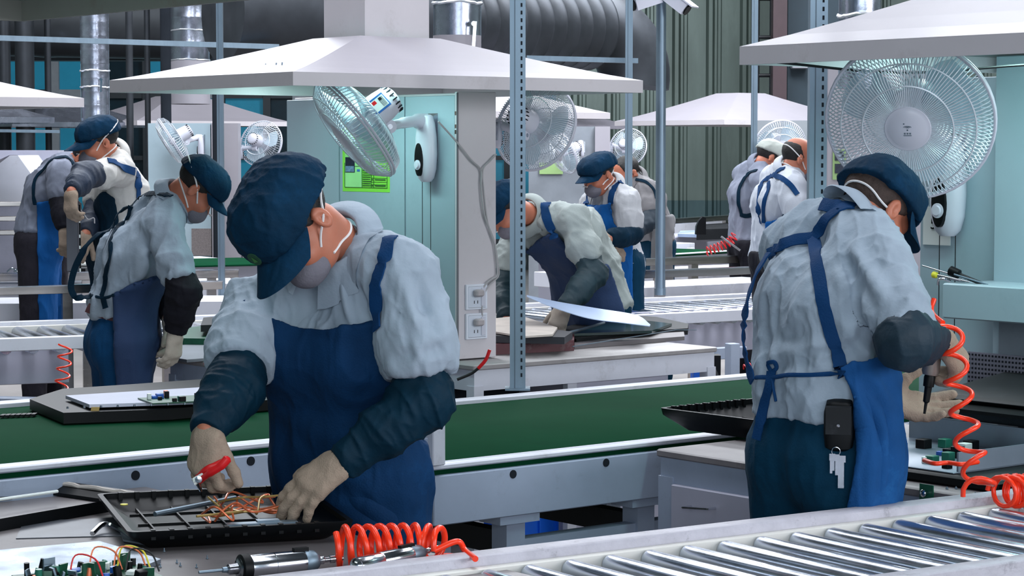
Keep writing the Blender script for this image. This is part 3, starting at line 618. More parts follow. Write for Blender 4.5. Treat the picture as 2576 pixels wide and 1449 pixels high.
fan(PY(1348, 320, 9.75), (.50, .82, -.30), .192, PY(1246, 330, 9.75), 'white wall fan seen from behind, right of the cream pillar', nw=110, mount_n=D1, spin=.2, boxs=.55)
# ---------------------------------------------------------------- right station
UR = 5.5
t = thing('workstation', 'pale teal station wall with a bright end column and ledge box, right edge', 'workstation', UV(UR, 4.0))
B((UR, 2.9, .80), (UR + .03, 4.745, 1.87), .002).build('wall_panel', PANEL, t)
B((UR + .03, 2.9, 0), (UR + .20, 4.70, 1.87), .002).build('housing', CREAM, t)
q = PU(2530, 300, UR - .0); B((UR - .05, 2.8, .8), (UR, q.dot(D2), 1.93), .003).build('end_column', PANEL, t)
a = PU(2370, 712, UR - .25); z1 = a.z; z0 = PU(2370, 800, UR - .25).z; va = a.dot(D2)
B((UR - .25, 2.9, z0), (UR - .0, va, z1), .004).build('ledge_box', PANEL, t)
B((UR - .06, 2.9, .80), (UR, va - .06, z0), .003).build('lower_panel', mat('panel_lower', (122, 132, 142), .5, var=.2, dirt=((80, 84, 92), .5, 6)), t)
a = PU(2436, 884, UR - .062); c_ = PU(2640, 1010, UR - .062); B((UR - .066, c_.dot(D2), c_.z), (UR - .058, a.dot(D2), a.z)).build('grille_plate', mat('grille_plate', (128, 128, 142), .5), t)
b = MB(R39); v0, v1, z0_, z1_ = c_.dot(D2), a.dot(D2), c_.z, a.z; nv = 24
for i in range(nv):
    for j in range(9):
        v = v1 - (i + .8) * (v1 - v0) / nv; z = z1_ - (j + .8) * (z1_ - z0_) / 9.3; b.box((UR - .0685, v, z), (UR - .0655, v + .005, z + .006))
b.build('grille_hole_row', DARKF, t, smooth=False)
b_ = PU(2398, 400, UR)
fan(PY(2290, 302, 6.05), (-.25, -.86, -.36), .2205, PU(2408, 425, UR), 'big round white wall fan facing the camera under the right hood', nw=120, mark=True, cords=(.28, .34), spin=.5, boxs=1.35)
# cable under hood
MB().tube(bez([UV(4.45, 4.35, 1.885), UV(4.8, 4.2, 1.86), UV(5.1, 3.9, 1.885), UV(5.45, 3.6, 1.87)], 6), .004, 6).build('power_cable', BLKC, label='black cable hanging under the right hood', cat='cable')
# screwdrivers and tools lying on the ledge box
def stick(pa, pb, r, m, nm, lab, cat='tool', hnd=None, hl=.3):
    t = thing(nm, lab, cat, pa); MB().cyl(pa, pb, r, n=10).build('shaft', m, t)
    if hnd: MB().lathe(pb, (pa - pb), [(0, r * 1.6), (.004, r * 2.6), ((pa - pb).length * hl, r * 2.4), ((pa - pb).length * hl + .004, r * 1.2)], 14).build('handle', hnd, t)
    return t
u_ = UR - .17; Lz = z1
stick(PU(2465, 712, u_), PU(2320, 668, u_ - .03), .0022, CHROME, 'rod', 'long thin steel rod reaching farthest left over the ledge box')
stick(PU(2440, 711, u_), PU(2345, 690, u_ - .02), .004, CHROME, 'screwdriver', 'screwdriver with yellow-banded tip on the ledge box', hnd=YELL, hl=.12)
stick(PU(2470, 714, u_ - .02), PU(2388, 680, u_ - .04), .006, BLKC, 'soldering_iron', 'dark soldering iron with a black block handle on the ledge box', hnd=BLACK, hl=.3)
stick(PU(2485, 716, u_ - .03), PU(2400, 690, u_ - .05), .0025, GALV, 'rod', 'thin pale rod lying on the ledge box, right of the black handle')
MB().tube(bez([PU(2360, 716, u_ - .04), PU(2362, 704, u_ - .05), PU(2375, 702, u_ - .05), PU(2392, 708, u_ - .04)], 5), .004, 8).build('hook', CHROME, label='small bent metal hook at the corner of the ledge box', cat='hook')
t = thing('poster', 'pale sheet marked 5 on the wall just right of the right worker brim', 'poster', PU(2312, 560, UR + .0))
B((UR - .004, 4.62, 1.35), (UR - .001, 4.73, 1.47)).build('sheet', PAPER, t)
cu = bpy.data.curves.new('five', 'FONT'); cu.body = '5'; cu.size = .05; cu.extrude = .0005; fo = bpy.data.objects.new('digit', cu); COL.objects.link(fo)
me5 = bpy.data.meshes.new_from_object(fo); bpy.data.objects.remove(fo); fo = bpy.data.objects.new('digit', me5); COL.objects.link(fo)
me5.materials.clear(); me5.materials.append(BLACK); fo.parent = t; fo.rotation_euler = (math.pi / 2, 0, -math.pi / 2 + A39); fo.location = UV(UR - .0055, 4.70, 1.40) - WL[t.name]
# far white station behind the right fan (poster with photos)
t = thing('workstation', 'white station wall behind the slotted post and the big fan, with a pale green sheet', 'workstation', PY(2190, 600, 12.5) * 1)
a = PY(2082, 160, 12.5); c_ = PY(2330, 640, 12.5); MB().box((a.x, 12.5, 0), (c_.x, 12.7, a.z), .004).build('wall_panel', CREAM, t)
a = PY(2096, 376, 12.48); c_ = PY(2128, 452, 12.48); t = thing('poster', 'pale green sheet with two dark pictures left of the big round fan', 'poster', (a.x, 12.48, c_.z))
MB().box((a.x, 12.49, c_.z), (c_.x, 12.498, a.z)).build('sheet', mat('poster_dull', (150, 182, 120), .6), t)
for y0, y1 in ((382, 404), (412, 436)):
    p = PY(2101, y0, 12.48); q = PY(2123, y1, 12.48); MB().box((p.x, 12.485, q.z), (q.x, 12.49, p.z)).build('photo', mat('photo_dark', (30, 40, 60), .5), t)
# far fans and panels
fan(PY(432, 355, 21.0), (-.80, -.15, -.50), .235, PY(515, 362, 21.3), 'far white wall fan left, facing the camera beside the beige cabinet', nw=60, far=True, mount_n=(-1, 0, 0))
fan(PY(657, 361, 21.9), (.35, .85, -.25), .222, PY(604, 380, 21.9), 'far wall fan seen from behind above the navy cap', nw=60, far=True, mount_n=(1, 0, 0), boxs=.5)
t = thing('workstation', 'far grey station wall behind the upright worker', 'workstation', PY(1450, 600, 23.4))
a = PY(1330, 318, 23.4); c_ = PY(1497, 640, 23.4); MB().box((a.x, 23.4, 0), (c_.x, 23.5, a.z)).build('wall_panel', mat('panel_shade', (128, 134, 142), .5), t)
a = PY(1497, 318, 23.35); c_ = PY(1534, 640, 23.35); MB().box((a.x, 23.35, 0), (c_.x, 24.0, a.z)).build('pillar', CREAM, t)
a = PY(1357, 410, 23.38); c_ = PY(1416, 438, 23.38); MB().box((a.x, 23.38, c_.z), (c_.x, 23.39, a.z)).build('poster', mat('poster_dull', (150, 182, 120), .6), label='small dull green sheet on the far grey station wall', cat='poster')
fan(PY(1418, 385, 22.9), (-.80, -.45, -.35), .22, PY(1470, 370, 23.3), 'far wall fan at a slant left of the upright worker', nw=56, far=True, mount_n=(-1, 0, 0), boxs=.7)
fan(PY(1580, 371, 23.5), (.35, .85, -.25), .20, PY(1536, 372, 23.6), 'far wall fan seen from behind, right of the upright worker cap', nw=56, far=True, mount_n=(1, 0, 0), boxs=.5)
fan(PY(1962, 366, 20.5), (.15, -.93, -.32), .235, PY(2030, 420, 20.9), 'far round fan behind the bald worker', nw=70, far=True, mark=True, boxs=.7)
t = thing('workstation', 'far pale station wall carrying the round fan behind the bald worker', 'workstation', PY(1980, 600, 21.2))
a = PY(1905, 303, 21.2); c_ = PY(2120, 640, 21.2); MB().box((a.x, 21.2, 0), (c_.x, 21.3, a.z)).build('wall_panel', mat('panel_shade2', (140, 146, 152), .5), t)
# ---------------------------------------------------------------- benches
def bench(u0, u1, v0, v1, z, label, legs=True, cab=None, top=BENCH, fr=WHITE, th=.022, apron=.07, lw=.05):
    t = thing('workbench', label, 'workbench', UV((u0 + u1) / 2, (v0 + v1) / 2))
    B((u0, v0, z - th), (u1, v1, z), .004).build('bench_top', top, t)
    b = B((u0 + .01, v0 + .01, z - th - apron), (u1 - .01, v0 + .03, z - th)).box((u0 + .01, v1 - .03, z - th - apron), (u1 - .01, v1 - .01, z - th)).box((u0 + .01, v0 + .03, z - th - apron), (u0 + .03, v1 - .03, z - th)).box((u1 - .03, v0 + .03, z - th - apron), (u1 - .01, v1 - .03, z - th))
    b.build('apron_frame', fr, t)
    for a in (u0 + .005, u1 - .005 - lw):
        for c in (v0 + .005, v1 - .005 - lw): B((a, c, 0), (a + lw, c + lw, z - th - apron + .02)).build('leg', fr, t)
    return t
TZ = .78
# foreground worker's table
PZc = PZ(338, 1217, TZ); TU1 = 2.922; TV1 = 5.172 - .045
bench(1.2, TU1, 2.3, 5.112, TZ, 'worn grey work table in the foreground at the left, covered with parts')
# centre bench behind the belt with the pillar standing on it
t = bench(5.60, 6.963, 7.16, 8.55, .78, 'white steel parts bench behind the green belt, carrying the cream pillar', top=mat('bench_grey', (150, 146, 146), .45, var=.2, dirt=((90, 84, 84), .6, 8)), apron=.085)
a = PV(1455, 892, 7.18).dot(D1); c_ = PV(1690, 892, 7.18).dot(D1); B((a, 7.20, .0), (c_, 8.3, .68), .004).build('cabinet', LAV, t); B((a - .05, 7.19, 0), (a, 7.22, .70)).build('cabinet_frame', WHITE, t)
B((5.7, 7.5, .36), (a - .06, 8.3, .66)).build('shade_block', DARKF, t)  # dark block put in for the shade of the opening under the bench
# long bench in front of the right worker
BZ = .785
t = bench(4.42, 5.44, 2.9, 4.797, BZ, 'long grey bench with a cabinet door in front of the right worker', apron=.075, fr=GREYB, top=mat('bench_warm', (128, 122, 124), .5, var=.2, dirt=((76, 72, 74), .6, 9)), lw=.06)
dr = B((4.416, 4.17, .12), (4.45, 4.73, .69), .003).build('door', LAV, t)
h0, h1 = PU(1739, 1274, 4.416), PU(1800, 1278, 4.416)
MB().tube(bez([h0, h0 - D1 * .03, h0 - D1 * .032 - D2 * .004, h1 - D1 * .032, h1 - D1 * .03, h1], 5), .0035, 8).build('handle', CHROME, dr)
B((4.425, 2.96, .0), (4.44, 4.08, .60)).build('front_panel', GREYB, t)
q = PU(2331, 1240, 4.415); MB().obox(q, D1 * .002, D2 * .022, ZZ * .022).build('green_tag', mat('tag_green', (12, 84, 62), .4), t)
MB().lathe(q - D1 * .003, -D1, [(0, .008), (.012, .010), (.016, .006), (.017, .001)], 16).build('knob', CHROME, t)
# stuff under the belts
def crate_uv(u0, v0, u1, v1, z, h, label): 
    global _T
    T = Matrix.Translation(UV(u0, v0, z)) @ R39; w, d = u1 - u0, v1 - v0; t = thing('crate', label, 'crate', UV((u0 + u1) / 2, (v0 + v1) / 2, z))
    b = MB(T); b.box((0, 0, 0), (w, d, .01)).box((0, 0, 0), (w, .008, h)).box((0, d - .008, 0), (w, d, h)).box((0, 0, 0), (.008, d, h)).box((w - .008, 0, 0), (w, d, h)); b.build('shell', BLUEC, t)
    MB(T).box((-.015, -.015, h - .015), (w + .015, 0, h)).box((-.015, d, h - .015), (w + .015, d + .015, h)).box((-.015, 0, h - .015), (0, d, h)).box((w, 0, h - .015), (w + .015, d, h)).build('lip', BLUEC, t)
    for k in range(1, 4): MB(T).box((w * k / 4, -.012, 0), (w * k / 4 + .008, 0, h - .015)).build('rib', BLUEC, t)
for (xa, xb, yy, lab) in ((1150, 1258, 1356, 'left blue plastic crate on the floor, seen under the green belt'), (1322, 1440, 1362, 'right blue plastic crate on the floor, seen between the two belt legs')):
    ua, ub = PZ(xa, yy, 0), PZ(xb, yy - 6, 0); crate_uv(ua.dot(D1) - .03, ua.dot(D2), ua.dot(D1) + .36, ua.dot(D2) + .28, .0, .15, lab)
B((8.0, 9.2, .35), (8.35, 9.5, .55), .01).build('machine_box', BLACK, label='black equipment box with a blue side under the far roller line', cat='box')
p = PY(1745, 935, 11.0); MB().box((p.x, 11, p.z - .05), (p.x + .09, 11.2, p.z + .02)).build('crate', BLUEC, label='small blue crate under the far roller line, right of the parts bench', cat='crate')
p = PY(1803, 925, 11.2); MB().box((p.x - .04, 11.2, p.z - .05), (p.x + .02, 11.3, p.z + .06)).build('switch_box', BLACK, label='black switch box under the far roller line', cat='box')
slab(1722, 880, 1880, 872, .62, .56, .05, 'stretcher', GREYB, 'grey stretcher beam under the far roller line', 'beam')
slab(1838, 865, 1862, 864, .66, 0, .06, 'leg', GREYB, 'grey leg of the far roller line near the right worker', 'leg')
MB().tube(bez([PY(1735, 890, 10.9), PY(1775, 905, 10.9), PY(1800, 940, 10.9), PY(1800, 960, 10.9)], 6), .012, 8).build('hose', BLKC, label='black hose bending down right of the parts bench', cat='hose')
# W3 bench
t = bench(4.84, 5.56, 7.25, 8.28, .78, 'grey bench in front of the jeans worker, left of the central station', top=mat('bench_grey', (150, 146, 146), .45), fr=GREYB)
# ---------------------------------------------------------------- loose things: shells, panels, boards
def frame_T(c, ang): return Matrix.Translation(c) @ Matrix.Rotation(math.radians(ang), 4, 'Z')
def shell(c, ang, w, d, h, label, name='screen_shell', m=BLACK, tilt=0, thick=.006, inner=True, par=None, taper=.03, ribs=True):
    T = frame_T(Vector(c), ang) @ Matrix.Rotation(math.radians(tilt), 4, 'X'); t = thing(name, label, 'shell', c)
    x, y = w / 2, d / 2; k = taper; b = MB(T)
    def rr(a, c_, r=.02): 
        out = []
        for sx, sy, s in ((1, -1, -90), (1, 1, 0), (-1, 1, 90), (-1, -1, 180)):
            for q in range(4): g = math.radians(s + 30 * q); out.append((sx * (a - r) + r * math.cos(g), sy * (c_ - r) + r * math.sin(g)))
        return out
    O0 = rr(x - k, y - k); O1 = rr(x - .004, y - .004); O2 = rr(x, y); I2 = rr(x - thick * 2, y - thick * 2); I1 = rr(x - k - .006, y - k - .006)
    Z = lambda P, z: [(a, c_, z) for a, c_ in P]
    b.loft([Z(O0, 0), Z(O1, h * .7), Z(O2, h), Z(I2, h), Z(I2, h * .75), Z(I1, .008)]); b.build('tray', m, t)
    if ribs:
        b = MB(T)
        for i in range(1, 6): b.box((-x + w * i / 6, -y + k + .012, .004), (-x + w * i / 6 + .004, y - k - .012, h * .35))
        for i in range(1, 4): b.box((-x + k + .01, -y + d * i / 4, .004), (x - k - .01, -y + d * i / 4 + .004, h * .3))
        for i in range(10): b.box((-x + .05 + i * (w - .1) / 10, -y + .004, h * .55), (-x + .06 + i * (w - .1) / 10, -y + .02, h * 1.04)).box((-x + .05 + i * (w - .1) / 10, y - .02, h * .55), (-x + .06 + i * (w - .1) / 10, y - .004, h * 1.04))
        b.build('rib', m, t)
    return t, T
def uvang(p): return p
# foreground screen back being stripped
c = (PZ(290, 1290, TZ + .02) + PZ(838, 1322, TZ + .02) + PZ(545, 1240, TZ + .02) + PZ(560, 1375, TZ + .02)) / 4; c.z = TZ + .002
tr, T = shell((c.x, c.y, c.z), 17, .50, .58, .045, 'black screen back shell full of wires under the foreground worker hands', taper=.05)
# contents
MB(T).tube([(-.16, -.06, .045), (.05, .09, .05)], .006, 8).build('strip', GALV, label='grey metal strip lying across the open black shell', cat='strip')
for i, (m, lab) in enumerate(((COPPER, 'orange copper wire loop in the open black shell'), (GOLD, 'brass coloured wire bundle in the open black shell'), (COPPER, 'short orange wire twist beside the gloved hand'))):
    b = MB(T)
    for k in range(3):
        x, y = .02 + i * .03, -.10 + i * .05; P = [(x + random.uniform(-.09, .12), y + random.uniform(-.05, .06), .03 + random.uniform(0, .045)) for _ in range(6)]
        P.sort(); b.tube(bez(P, 6), .0026, 6)
    b.build('wire_bundle', m, label=lab, cat='wires')
MB(T).box((-.02, -.20, .03), (.14, -.17, .036)).box((.05, -.19, .036), (.10, -.165, .04)).build('metal_bracket', GALV, label='pale metal bracket at the near rim of the open black shell', cat='bracket')
MB(T).tube([(-.08, -.15, .05), (.03, -.11, .05)], .003, 6).build('wire', GOLD, label='straight yellow wire at the near rim of the open black shell', cat='wire')
# black bezel frame at the left
def bezel(pp, z, wd, h, label):
    P = [PZ(x, y, z + h) for x, y in pp]; cen = sum(P, Vector()) / 4; t = thing('bezel', label, 'frame', cen); zz = z
    def inset(k): return [p.lerp(cen, k) for p in P]
    Z = lambda Q, zz: [Vector((p.x, p.y, zz)) for p in Q]
    MB().loft([Z(inset(0), zz), Z(inset(0), zz + h), Z(inset(wd * .35), zz + h * .9), Z(inset(wd), zz + h * .3), Z(inset(wd), zz), Z(inset(0), zz)], False).build('frame', BLACK, t, smooth=False); return t, P, cen
bz, P, cen = bezel([(-300, 1262), (150, 1209), (376, 1240), (-230, 1345)], TZ + .001, .17, .028, 'black screen bezel frame lying on the table at the left edge')
b = MB(); a0, a1 = P[1].lerp(cen, .07), P[2].lerp(cen, .07); pts = [a0.lerp(a1, k / 14) for k in range(15)]; pts = [Vector((p.x, p.y, TZ + .026 + random.uniform(-.002, .002))) for p in pts]
b.tube(pts, .006, 6).build('foam_strip', mat('foam', (190, 182, 176), .9, var=.3), bz)
q = PZ(312, 1270, TZ + .03); MB().lathe(q, ZZ, [(0, .009), (.002, .009)], 20).build('sticker', YELL, bz)
MB().tube([PZ(-40, 1262, TZ + .03), PZ(145, 1236, TZ + .03)], .004, 6).build('light_strip', PAPER, bz)
# loose bracket + metal sheet + board heap
MB().tube(bez([PZ(232, 1342, TZ + .01), PZ(262, 1318, TZ + .02), PZ(300, 1330, TZ + .012), PZ(332, 1352, TZ + .01)], 4), .006, 6).build('metal_clip', CHROME, label='small bent metal clip on the table between frame and shell', cat='clip')
def plate(pp, z, h, m, name, label, cat):
    P = [PZ(x, y, z) for x, y in pp]; n = len(P); return MB().loft([[Vector((p.x, p.y, z)) for p in P], [Vector((p.x, p.y, z + h)) for p in P]]).build(name, m, smooth=False, label=label, cat=cat)
plate([(-60, 1500), (210, 1500), (405, 1418), (250, 1372), (-60, 1400)], TZ + .001, .010, mat('satin_sheet', (184, 196, 210), .25, .85, var=.1), 'metal_sheet', 'shiny silver metal sheet at the bottom left corner of the table', 'sheet')
plate([(60, 1312), (440, 1300), (470, 1345), (40, 1356)], TZ + .0005, .002, mat('dark_sheet', (84, 88, 96), .35, .3, var=.4, scale=6), 'plastic_sheet', 'thin dark plastic sheet lying left of the open black shell', 'sheet')
plate([(300, 1335), (372, 1338), (366, 1372), (310, 1362)], TZ + .003, .004, mat('scrap_grey', (120, 128, 138), .4, .4), 'scrap_plate', 'small grey scrap plate in front of the open black shell', 'plate')
t = thing('circuit_board', 'green circuit board crowded with parts at the bottom left', 'circuit board', PZ(215, 1440, TZ + .012))
bc = PZ(215, 1448, TZ + .016); T = frame_T(bc, 30); MB(T).box((-.13, -.10, 0), (.13, .07, .002)).build('board', PCB, t)
cols = [(BLACK, 'capacitor'), (mat('comp_blue', (30, 90, 180), .4), 'blue_component'), (COPPER, 'coil'), (PAPER, 'connector'), (mat('comp_green', (30, 110, 90), .4), 'green_component'), (YELL, 'tape_mark')]
for i in range(64):
    m, nm = cols[[0, 0, 4, 0, 4, 0, 3, 4, 0, 1, 2, 0, 4][i % 13]]; x, y = random.uniform(-.12, .12), random.uniform(-.09, .06); k_ = random.uniform(.006, .013); h = random.uniform(.010, .032)
    Tq = T @ Matrix.Translation((x, y, .002)) @ Matrix.Rotation(random.uniform(0, 3), 4, 'Z') @ Matrix.Rotation(random.uniform(-.35, .35), 4, 'X')
    if i % 3 == 1: MB(Tq).cyl((0, 0, 0), (0, 0, h), k_ * .7, n=14).build(nm, m, t)
    elif i % 3 == 0: MB(Tq).box((-k_, -k_ * .7, 0), (k_, k_ * .7, h * .6), .001).build(nm, m, t)
    else: MB(Tq).box((-k_ * 1.3, -.002, 0), (k_ * 1.3, .002, h * 1.1)).build('heat_fin', GALV if i % 2 else PCB, t)
for i, m in enumerate((COPPER, YELL, REDP, COPPER, BLKC)):
    x, y = random.uniform(-.08, .08), random.uniform(-.06, .04); MB(T).tube(bez([(x, y, .01), (x + .02, y + .02, .05), (x + .05, y - .01, .045), (x + .06, y - .03, .01)], 5), .0018, 6).build('wire', m, t)
# screws and crumbs
for i in range(26):
    q = PZ(random.uniform(60, 760), random.uniform(1380, 1440), TZ)
    if i % 3: MB().lathe(q + ZZ * .001, ZZ, [(0, .003), (.002, .003), (.002, .0015), (.008, .0012)], 8).build('screw', GALV, label='loose screw lying near the lower edge of the foreground table', cat='screw', group='loose screws on the foreground table')
# air screwdrivers
def airtool(pa, pb, r, label, bit=True):
    pa, pb = Vector(pa), Vector(pb); L = (pb - pa).length; ax = (pb - pa).normalized(); t = thing('air_screwdriver', label, 'air tool', (pa + pb) / 2)
    f = lambda *pr: [(L * x, r * y) for x, y in pr]
    if bit: MB().lathe(pa, ax, f((0, .12), (.16, .12), (.16, .22), (.20, .25), (.20, .01)), 20).build('bit', GALV, t)
    MB().lathe(pa, ax, f((.19, .3), (.20, .42), (.26, .45), (.265, .75), (.28, .9)) if bit else f((.325, .3), (.33, .6), (.34, .8), (.346, .9)), 28).build('nose', CHROME, t)
    if bit: MB().lathe(pa, ax, f((.19, .3), (.20, .42), (.26, .45), (.265, .75), (.28, .9)), 28).build('chuck', CHROME, t)
    if bit: MB().lathe(pa, ax, f((.275, .85), (.28, 1.04), (.285, 1.1), (.34, 1.1), (.345, 1.0)), 32).build('rubber_ring', BLACK, t)
    MB().lathe(pa, ax, f((.345, .98), (.35, 1.0), (.505, 1.0), (.508, .95), (.512, 1.0), (.70, 1.0), (.72, .94)), 36).build('body', CHROME, t)
    MB().lathe(pa, ax, f((.72, .92), (.73, .96), (.79, .88), (.82, .6), (.83, .45)), 28).build('rear_cap', GALV, t)
    sd = ax.cross(ZZ).normalized(); up = sd.cross(ax)
    MB().obox(pa + ax * L * .70 + up * r * 1.02, ax * L * .05, sd * r * .25, up * r * .18).build('trigger', BLACK, t)
    MB().lathe(pa + ax * L * .71 - sd * r * -.75, sd * -1, [(0, r * .1), (.002, r * .42), (r * .3, r * .42), (r * .32, r * .3)], 20).build('valve_knob', BLACK, t)
    MB().lathe(pa, ax, f((.82, .3), (.84, .34), (.86, .34), (.87, .22), (.90, .22), (.905, .33), (.94, .33), (.95, .2), (1.0, .2)), 20).build('air_fitting', CHROME, t); return t
airtool(PZ(500, 1440, TZ + .024), PZ(862, 1404, TZ + .024), .0255, 'larger chrome air screwdriver at the bottom of the table, bit pointing left')
airtool(PZ(768, 1456, TZ + .024), PZ(1124, 1374, TZ + .028), .0195, 'smaller chrome air screwdriver lying beside the orange coil', bit=False)
# orange coil hoses
pth = [PZ(842, 1376, TZ + .042), PZ(900, 1374, TZ + .042), PZ(980, 1368, TZ + .042), PZ(1060, 1364, TZ + .042), PZ(1110, 1370, TZ + .04)]
pts = coil(pth, .042, 9.2, .006, 16, R2=.034, ph=2.2)
tail = [PZ(1150, 1362, TZ + .05), PZ(1170, 1385, TZ + .03), PZ(1196, 1406, TZ + .03)]
MB().tube(bez([pts[0]] + pts[1:], 2) , .0068, 10).tube(bez([pts[-1]] + tail, 8), .0065, 10).build('air_hose', ORANGE, label='bright orange coiled air hose lying behind the two chrome screwdrivers', cat='hose')
MB().tube(bez([PZ(1040, 1412, TZ + .01), PZ(1090, 1404, TZ + .008), PZ(1130, 1398, TZ + .008), PZ(1185, 1408, TZ + .008)], 8), .006, 10).build('air_hose', ORANGE, label='loose end of orange air hose under the smaller screwdriver', cat='hose')
# screen carried by the left belt
z = .853; P0 = [(75, 1032), (300, 985), (640, 968), (620, 1048), (220, 1068)]
c = (PZ(110, 1045, z) + PZ(640, 1000, z)) / 2
plate([(75, 1030), (158, 1003), (345, 990), (640, 968), (700, 1030), (430, 1056), (160, 1066)], z + .001, .032, BLACK, 'screen_shell', 'black screen shell lying on the raised green belt at the left', 'shell')
plate([(165, 1003), (620, 975), (640, 1012), (225, 1026)], z + .040, .010, mat('panel_white', (212, 216, 232), .25, var=.04), 'backlight_sheet', 'white backlight sheet resting on the black shell on the left belt', 'sheet')
t = thing('circuit_board', 'circuit board with a blue socket on the white backlight sheet', 'circuit board', PZ(440, 1000, z + .05))
bc = PZ(445, 1006, z + .051); T = frame_T(bc, 25); MB(T).box((-.10, -.09, 0), (.12, .07, .004)).build('board', PCB, t)
for i in range(16):
    m, nm = cols[[0, 1, 0, 4, 3, 0, 2, 0][i % 8]]; x, y = random.uniform(-.09, .10), random.uniform(-.08, .06); s = random.uniform(.005, .012)
    MB(T).box((x - s, y - s, .004), (x + s, y + s, random.uniform(.012, .026)), .001).build(nm, m, t)
b = MB(); 
for x in range(170, 620, 42): q = PZ(x, 1026 - (x - 225) * .034, z + .05); b.lathe(q, ZZ, [(0, .004), (.006, .003)], 8)
b.build('screw_post', CHROME, label='row of small bright screws along the white backlight sheet edge', cat='screw', kind='stuff')
q = PZ(238, 1036, z + .03); MB().obox(q, (.012, 0, 0), (0, .001, 0), (.003, 0, .014)).build('tape', GOLD, label='beige tape flap hanging from the white backlight sheet', cat='tape')
for i in range(7):
    q = PZ(8 + i * 13, 1048 - i * .5, z); MB().obox(q + ZZ * .003, (.006, 0, 0), (0, .02, 0), (0, 0, .003)).build('cable_clip', BLACK, label='small black clip on the green belt at the left edge', cat='clip', group='black clips on the belt')
# black tray on drawer bench
c = PZ(1800, 1085, .787); shell((c.x + .13, c.y + .02, .787), 40, .44, .42, .068, 'black plastic screen shell on the grey drawer cabinet', taper=.06)
# mid bench things
def mp(px, py, z): return PZ(px, py, z)
plate([(1238, 893), (1232, 868), (1300, 845), (1445, 862), (1444, 882)], .781, .045, MAROON, 'box', 'flat maroon box on the parts bench, lowest of its pile', 'box')
plate([(1240, 862), (1245, 845), (1310, 832), (1440, 852), (1420, 866)], .828, .03, mat('book_dark', (52, 54, 60), .5), 'box', 'dark flat box on top of the maroon box', 'box')
plate([(1240, 838), (1245, 805), (1310, 798), (1402, 828), (1390, 846), (1320, 850)], .862, .008, mat('soiled_white', (206, 196, 186), .6, var=.2), 'paper_pile', 'soiled white sheets on top of the box pile', 'paper')
def curved_sheet(edgeA, edgeB, d, m, name, label, cat, th=.003, dd=.45):
    A = bez([PY(x, y, d) for x, y in edgeA], 6); Bq = bez([PY(x, y, d - dd) for x, y in edgeB], 6); n = len(A); b = MB()
    b.add(A + Bq + [p - ZZ * th for p in A] + [p - ZZ * th for p in Bq], [(i, i + 1, n + i + 1, n + i) for i in range(n - 1)] + [(2 * n + i, 3 * n + i, 3 * n + i + 1, 2 * n + i + 1) for i in range(n - 1)] + [(i, 2 * n + i, 2 * n + i + 1, i + 1) for i in range(n - 1)] + [(n + i, n + i + 1, 3 * n + i + 1, 3 * n + i) for i in range(n - 1)])
    return b.build(name, m, label=label, cat=cat)
curved_sheet([(1325, 742), (1400, 758), (1500, 775), (1600, 792), (1636, 816)], [(1325, 745), (1390, 772), (1480, 800), (1570, 812), (1634, 820)], 10.3, mat('light_sheet', (176, 196, 226), .35, var=.04), 'light_sheet', 'pale blue curved diffuser sheet held over the parts bench', 'sheet', dd=.3)
plate([(1400, 862), (1420, 838), (1560, 806), (1650, 812), (1732, 830), (1730, 842), (1600, 850), (1450, 870)], .783, .03, BLACKM, 'screen_shell', 'black screen shell on the right half of the parts bench', 'shell')
plate([(1440, 846), (1570, 806), (1690, 820), (1640, 838)], .815, .012, mat('dark_green_glass', (22, 52, 50), .15), 'glass_sheet', 'dark glossy screen panel leaning on the black shell', 'panel')
MB().tube([mp(1385, 850, .84), mp(1520, 812, .86)], .006, 6).build('metal_strip', GALV, label='long grey metal strip lying over the black shell on the parts bench', cat='strip')
plate([(1445, 878), (1446, 862), (1720, 842), (1722, 856)], .7815, .018, mat('tin_grey', (118, 114, 116), .5, .3), 'metal_tray', 'long grey metal tray under the black shell on the parts bench', 'tray')
MB().tube([PY(1440, 872, 9.6), PY(1700, 830, 10.2), PY(1752, 830, 10.4)], .0022, 6).build('rod', GALV, label='thin rod sticking out to the right over the parts bench', cat='rod')
# red tipped black cable left of the bench
MB().tube(bez([PY(1150, 955, 8.9), PY(1185, 940, 8.9), PY(1205, 925, 8.9)], 6), .006, 8).build('cable', BLKC, label='black cable end below the cream pillar', cat='cable')
MB().tube(bez([PY(1203, 927, 8.9), PY(1222, 905, 8.9), PY(1232, 880, 8.9)], 6), .007, 8).build('hose_end', REDP, label='red hose end curling up below the cream pillar', cat='hose')
# W3 bench things
plate([(402, 900), (396, 880), (520, 868), (600, 878), (560, 905), (470, 912)], .781, .012, mat('laptop_grey', (128, 134, 142), .35, .5), 'laptop_lid', 'flat grey panel on the bench before the jeans worker', 'panel')
plate([(455, 868), (470, 840), (560, 830), (640, 842), (600, 870)], .79, .03, PCB, 'circuit_board', 'green circuit board behind the flat grey panel', 'circuit board')
plate([(505, 835), (512, 815), (600, 806), (640, 830)], .84, .03, BLACKM, 'screen_shell', 'black shell behind the green circuit board at the left bench', 'shell')
MB().tube([mp(516, 915, .792), mp(545, 912, .792)], .009, 10).build('red_cap', REDP, label='short red tube end on the bench before the jeans worker', cat='tube')
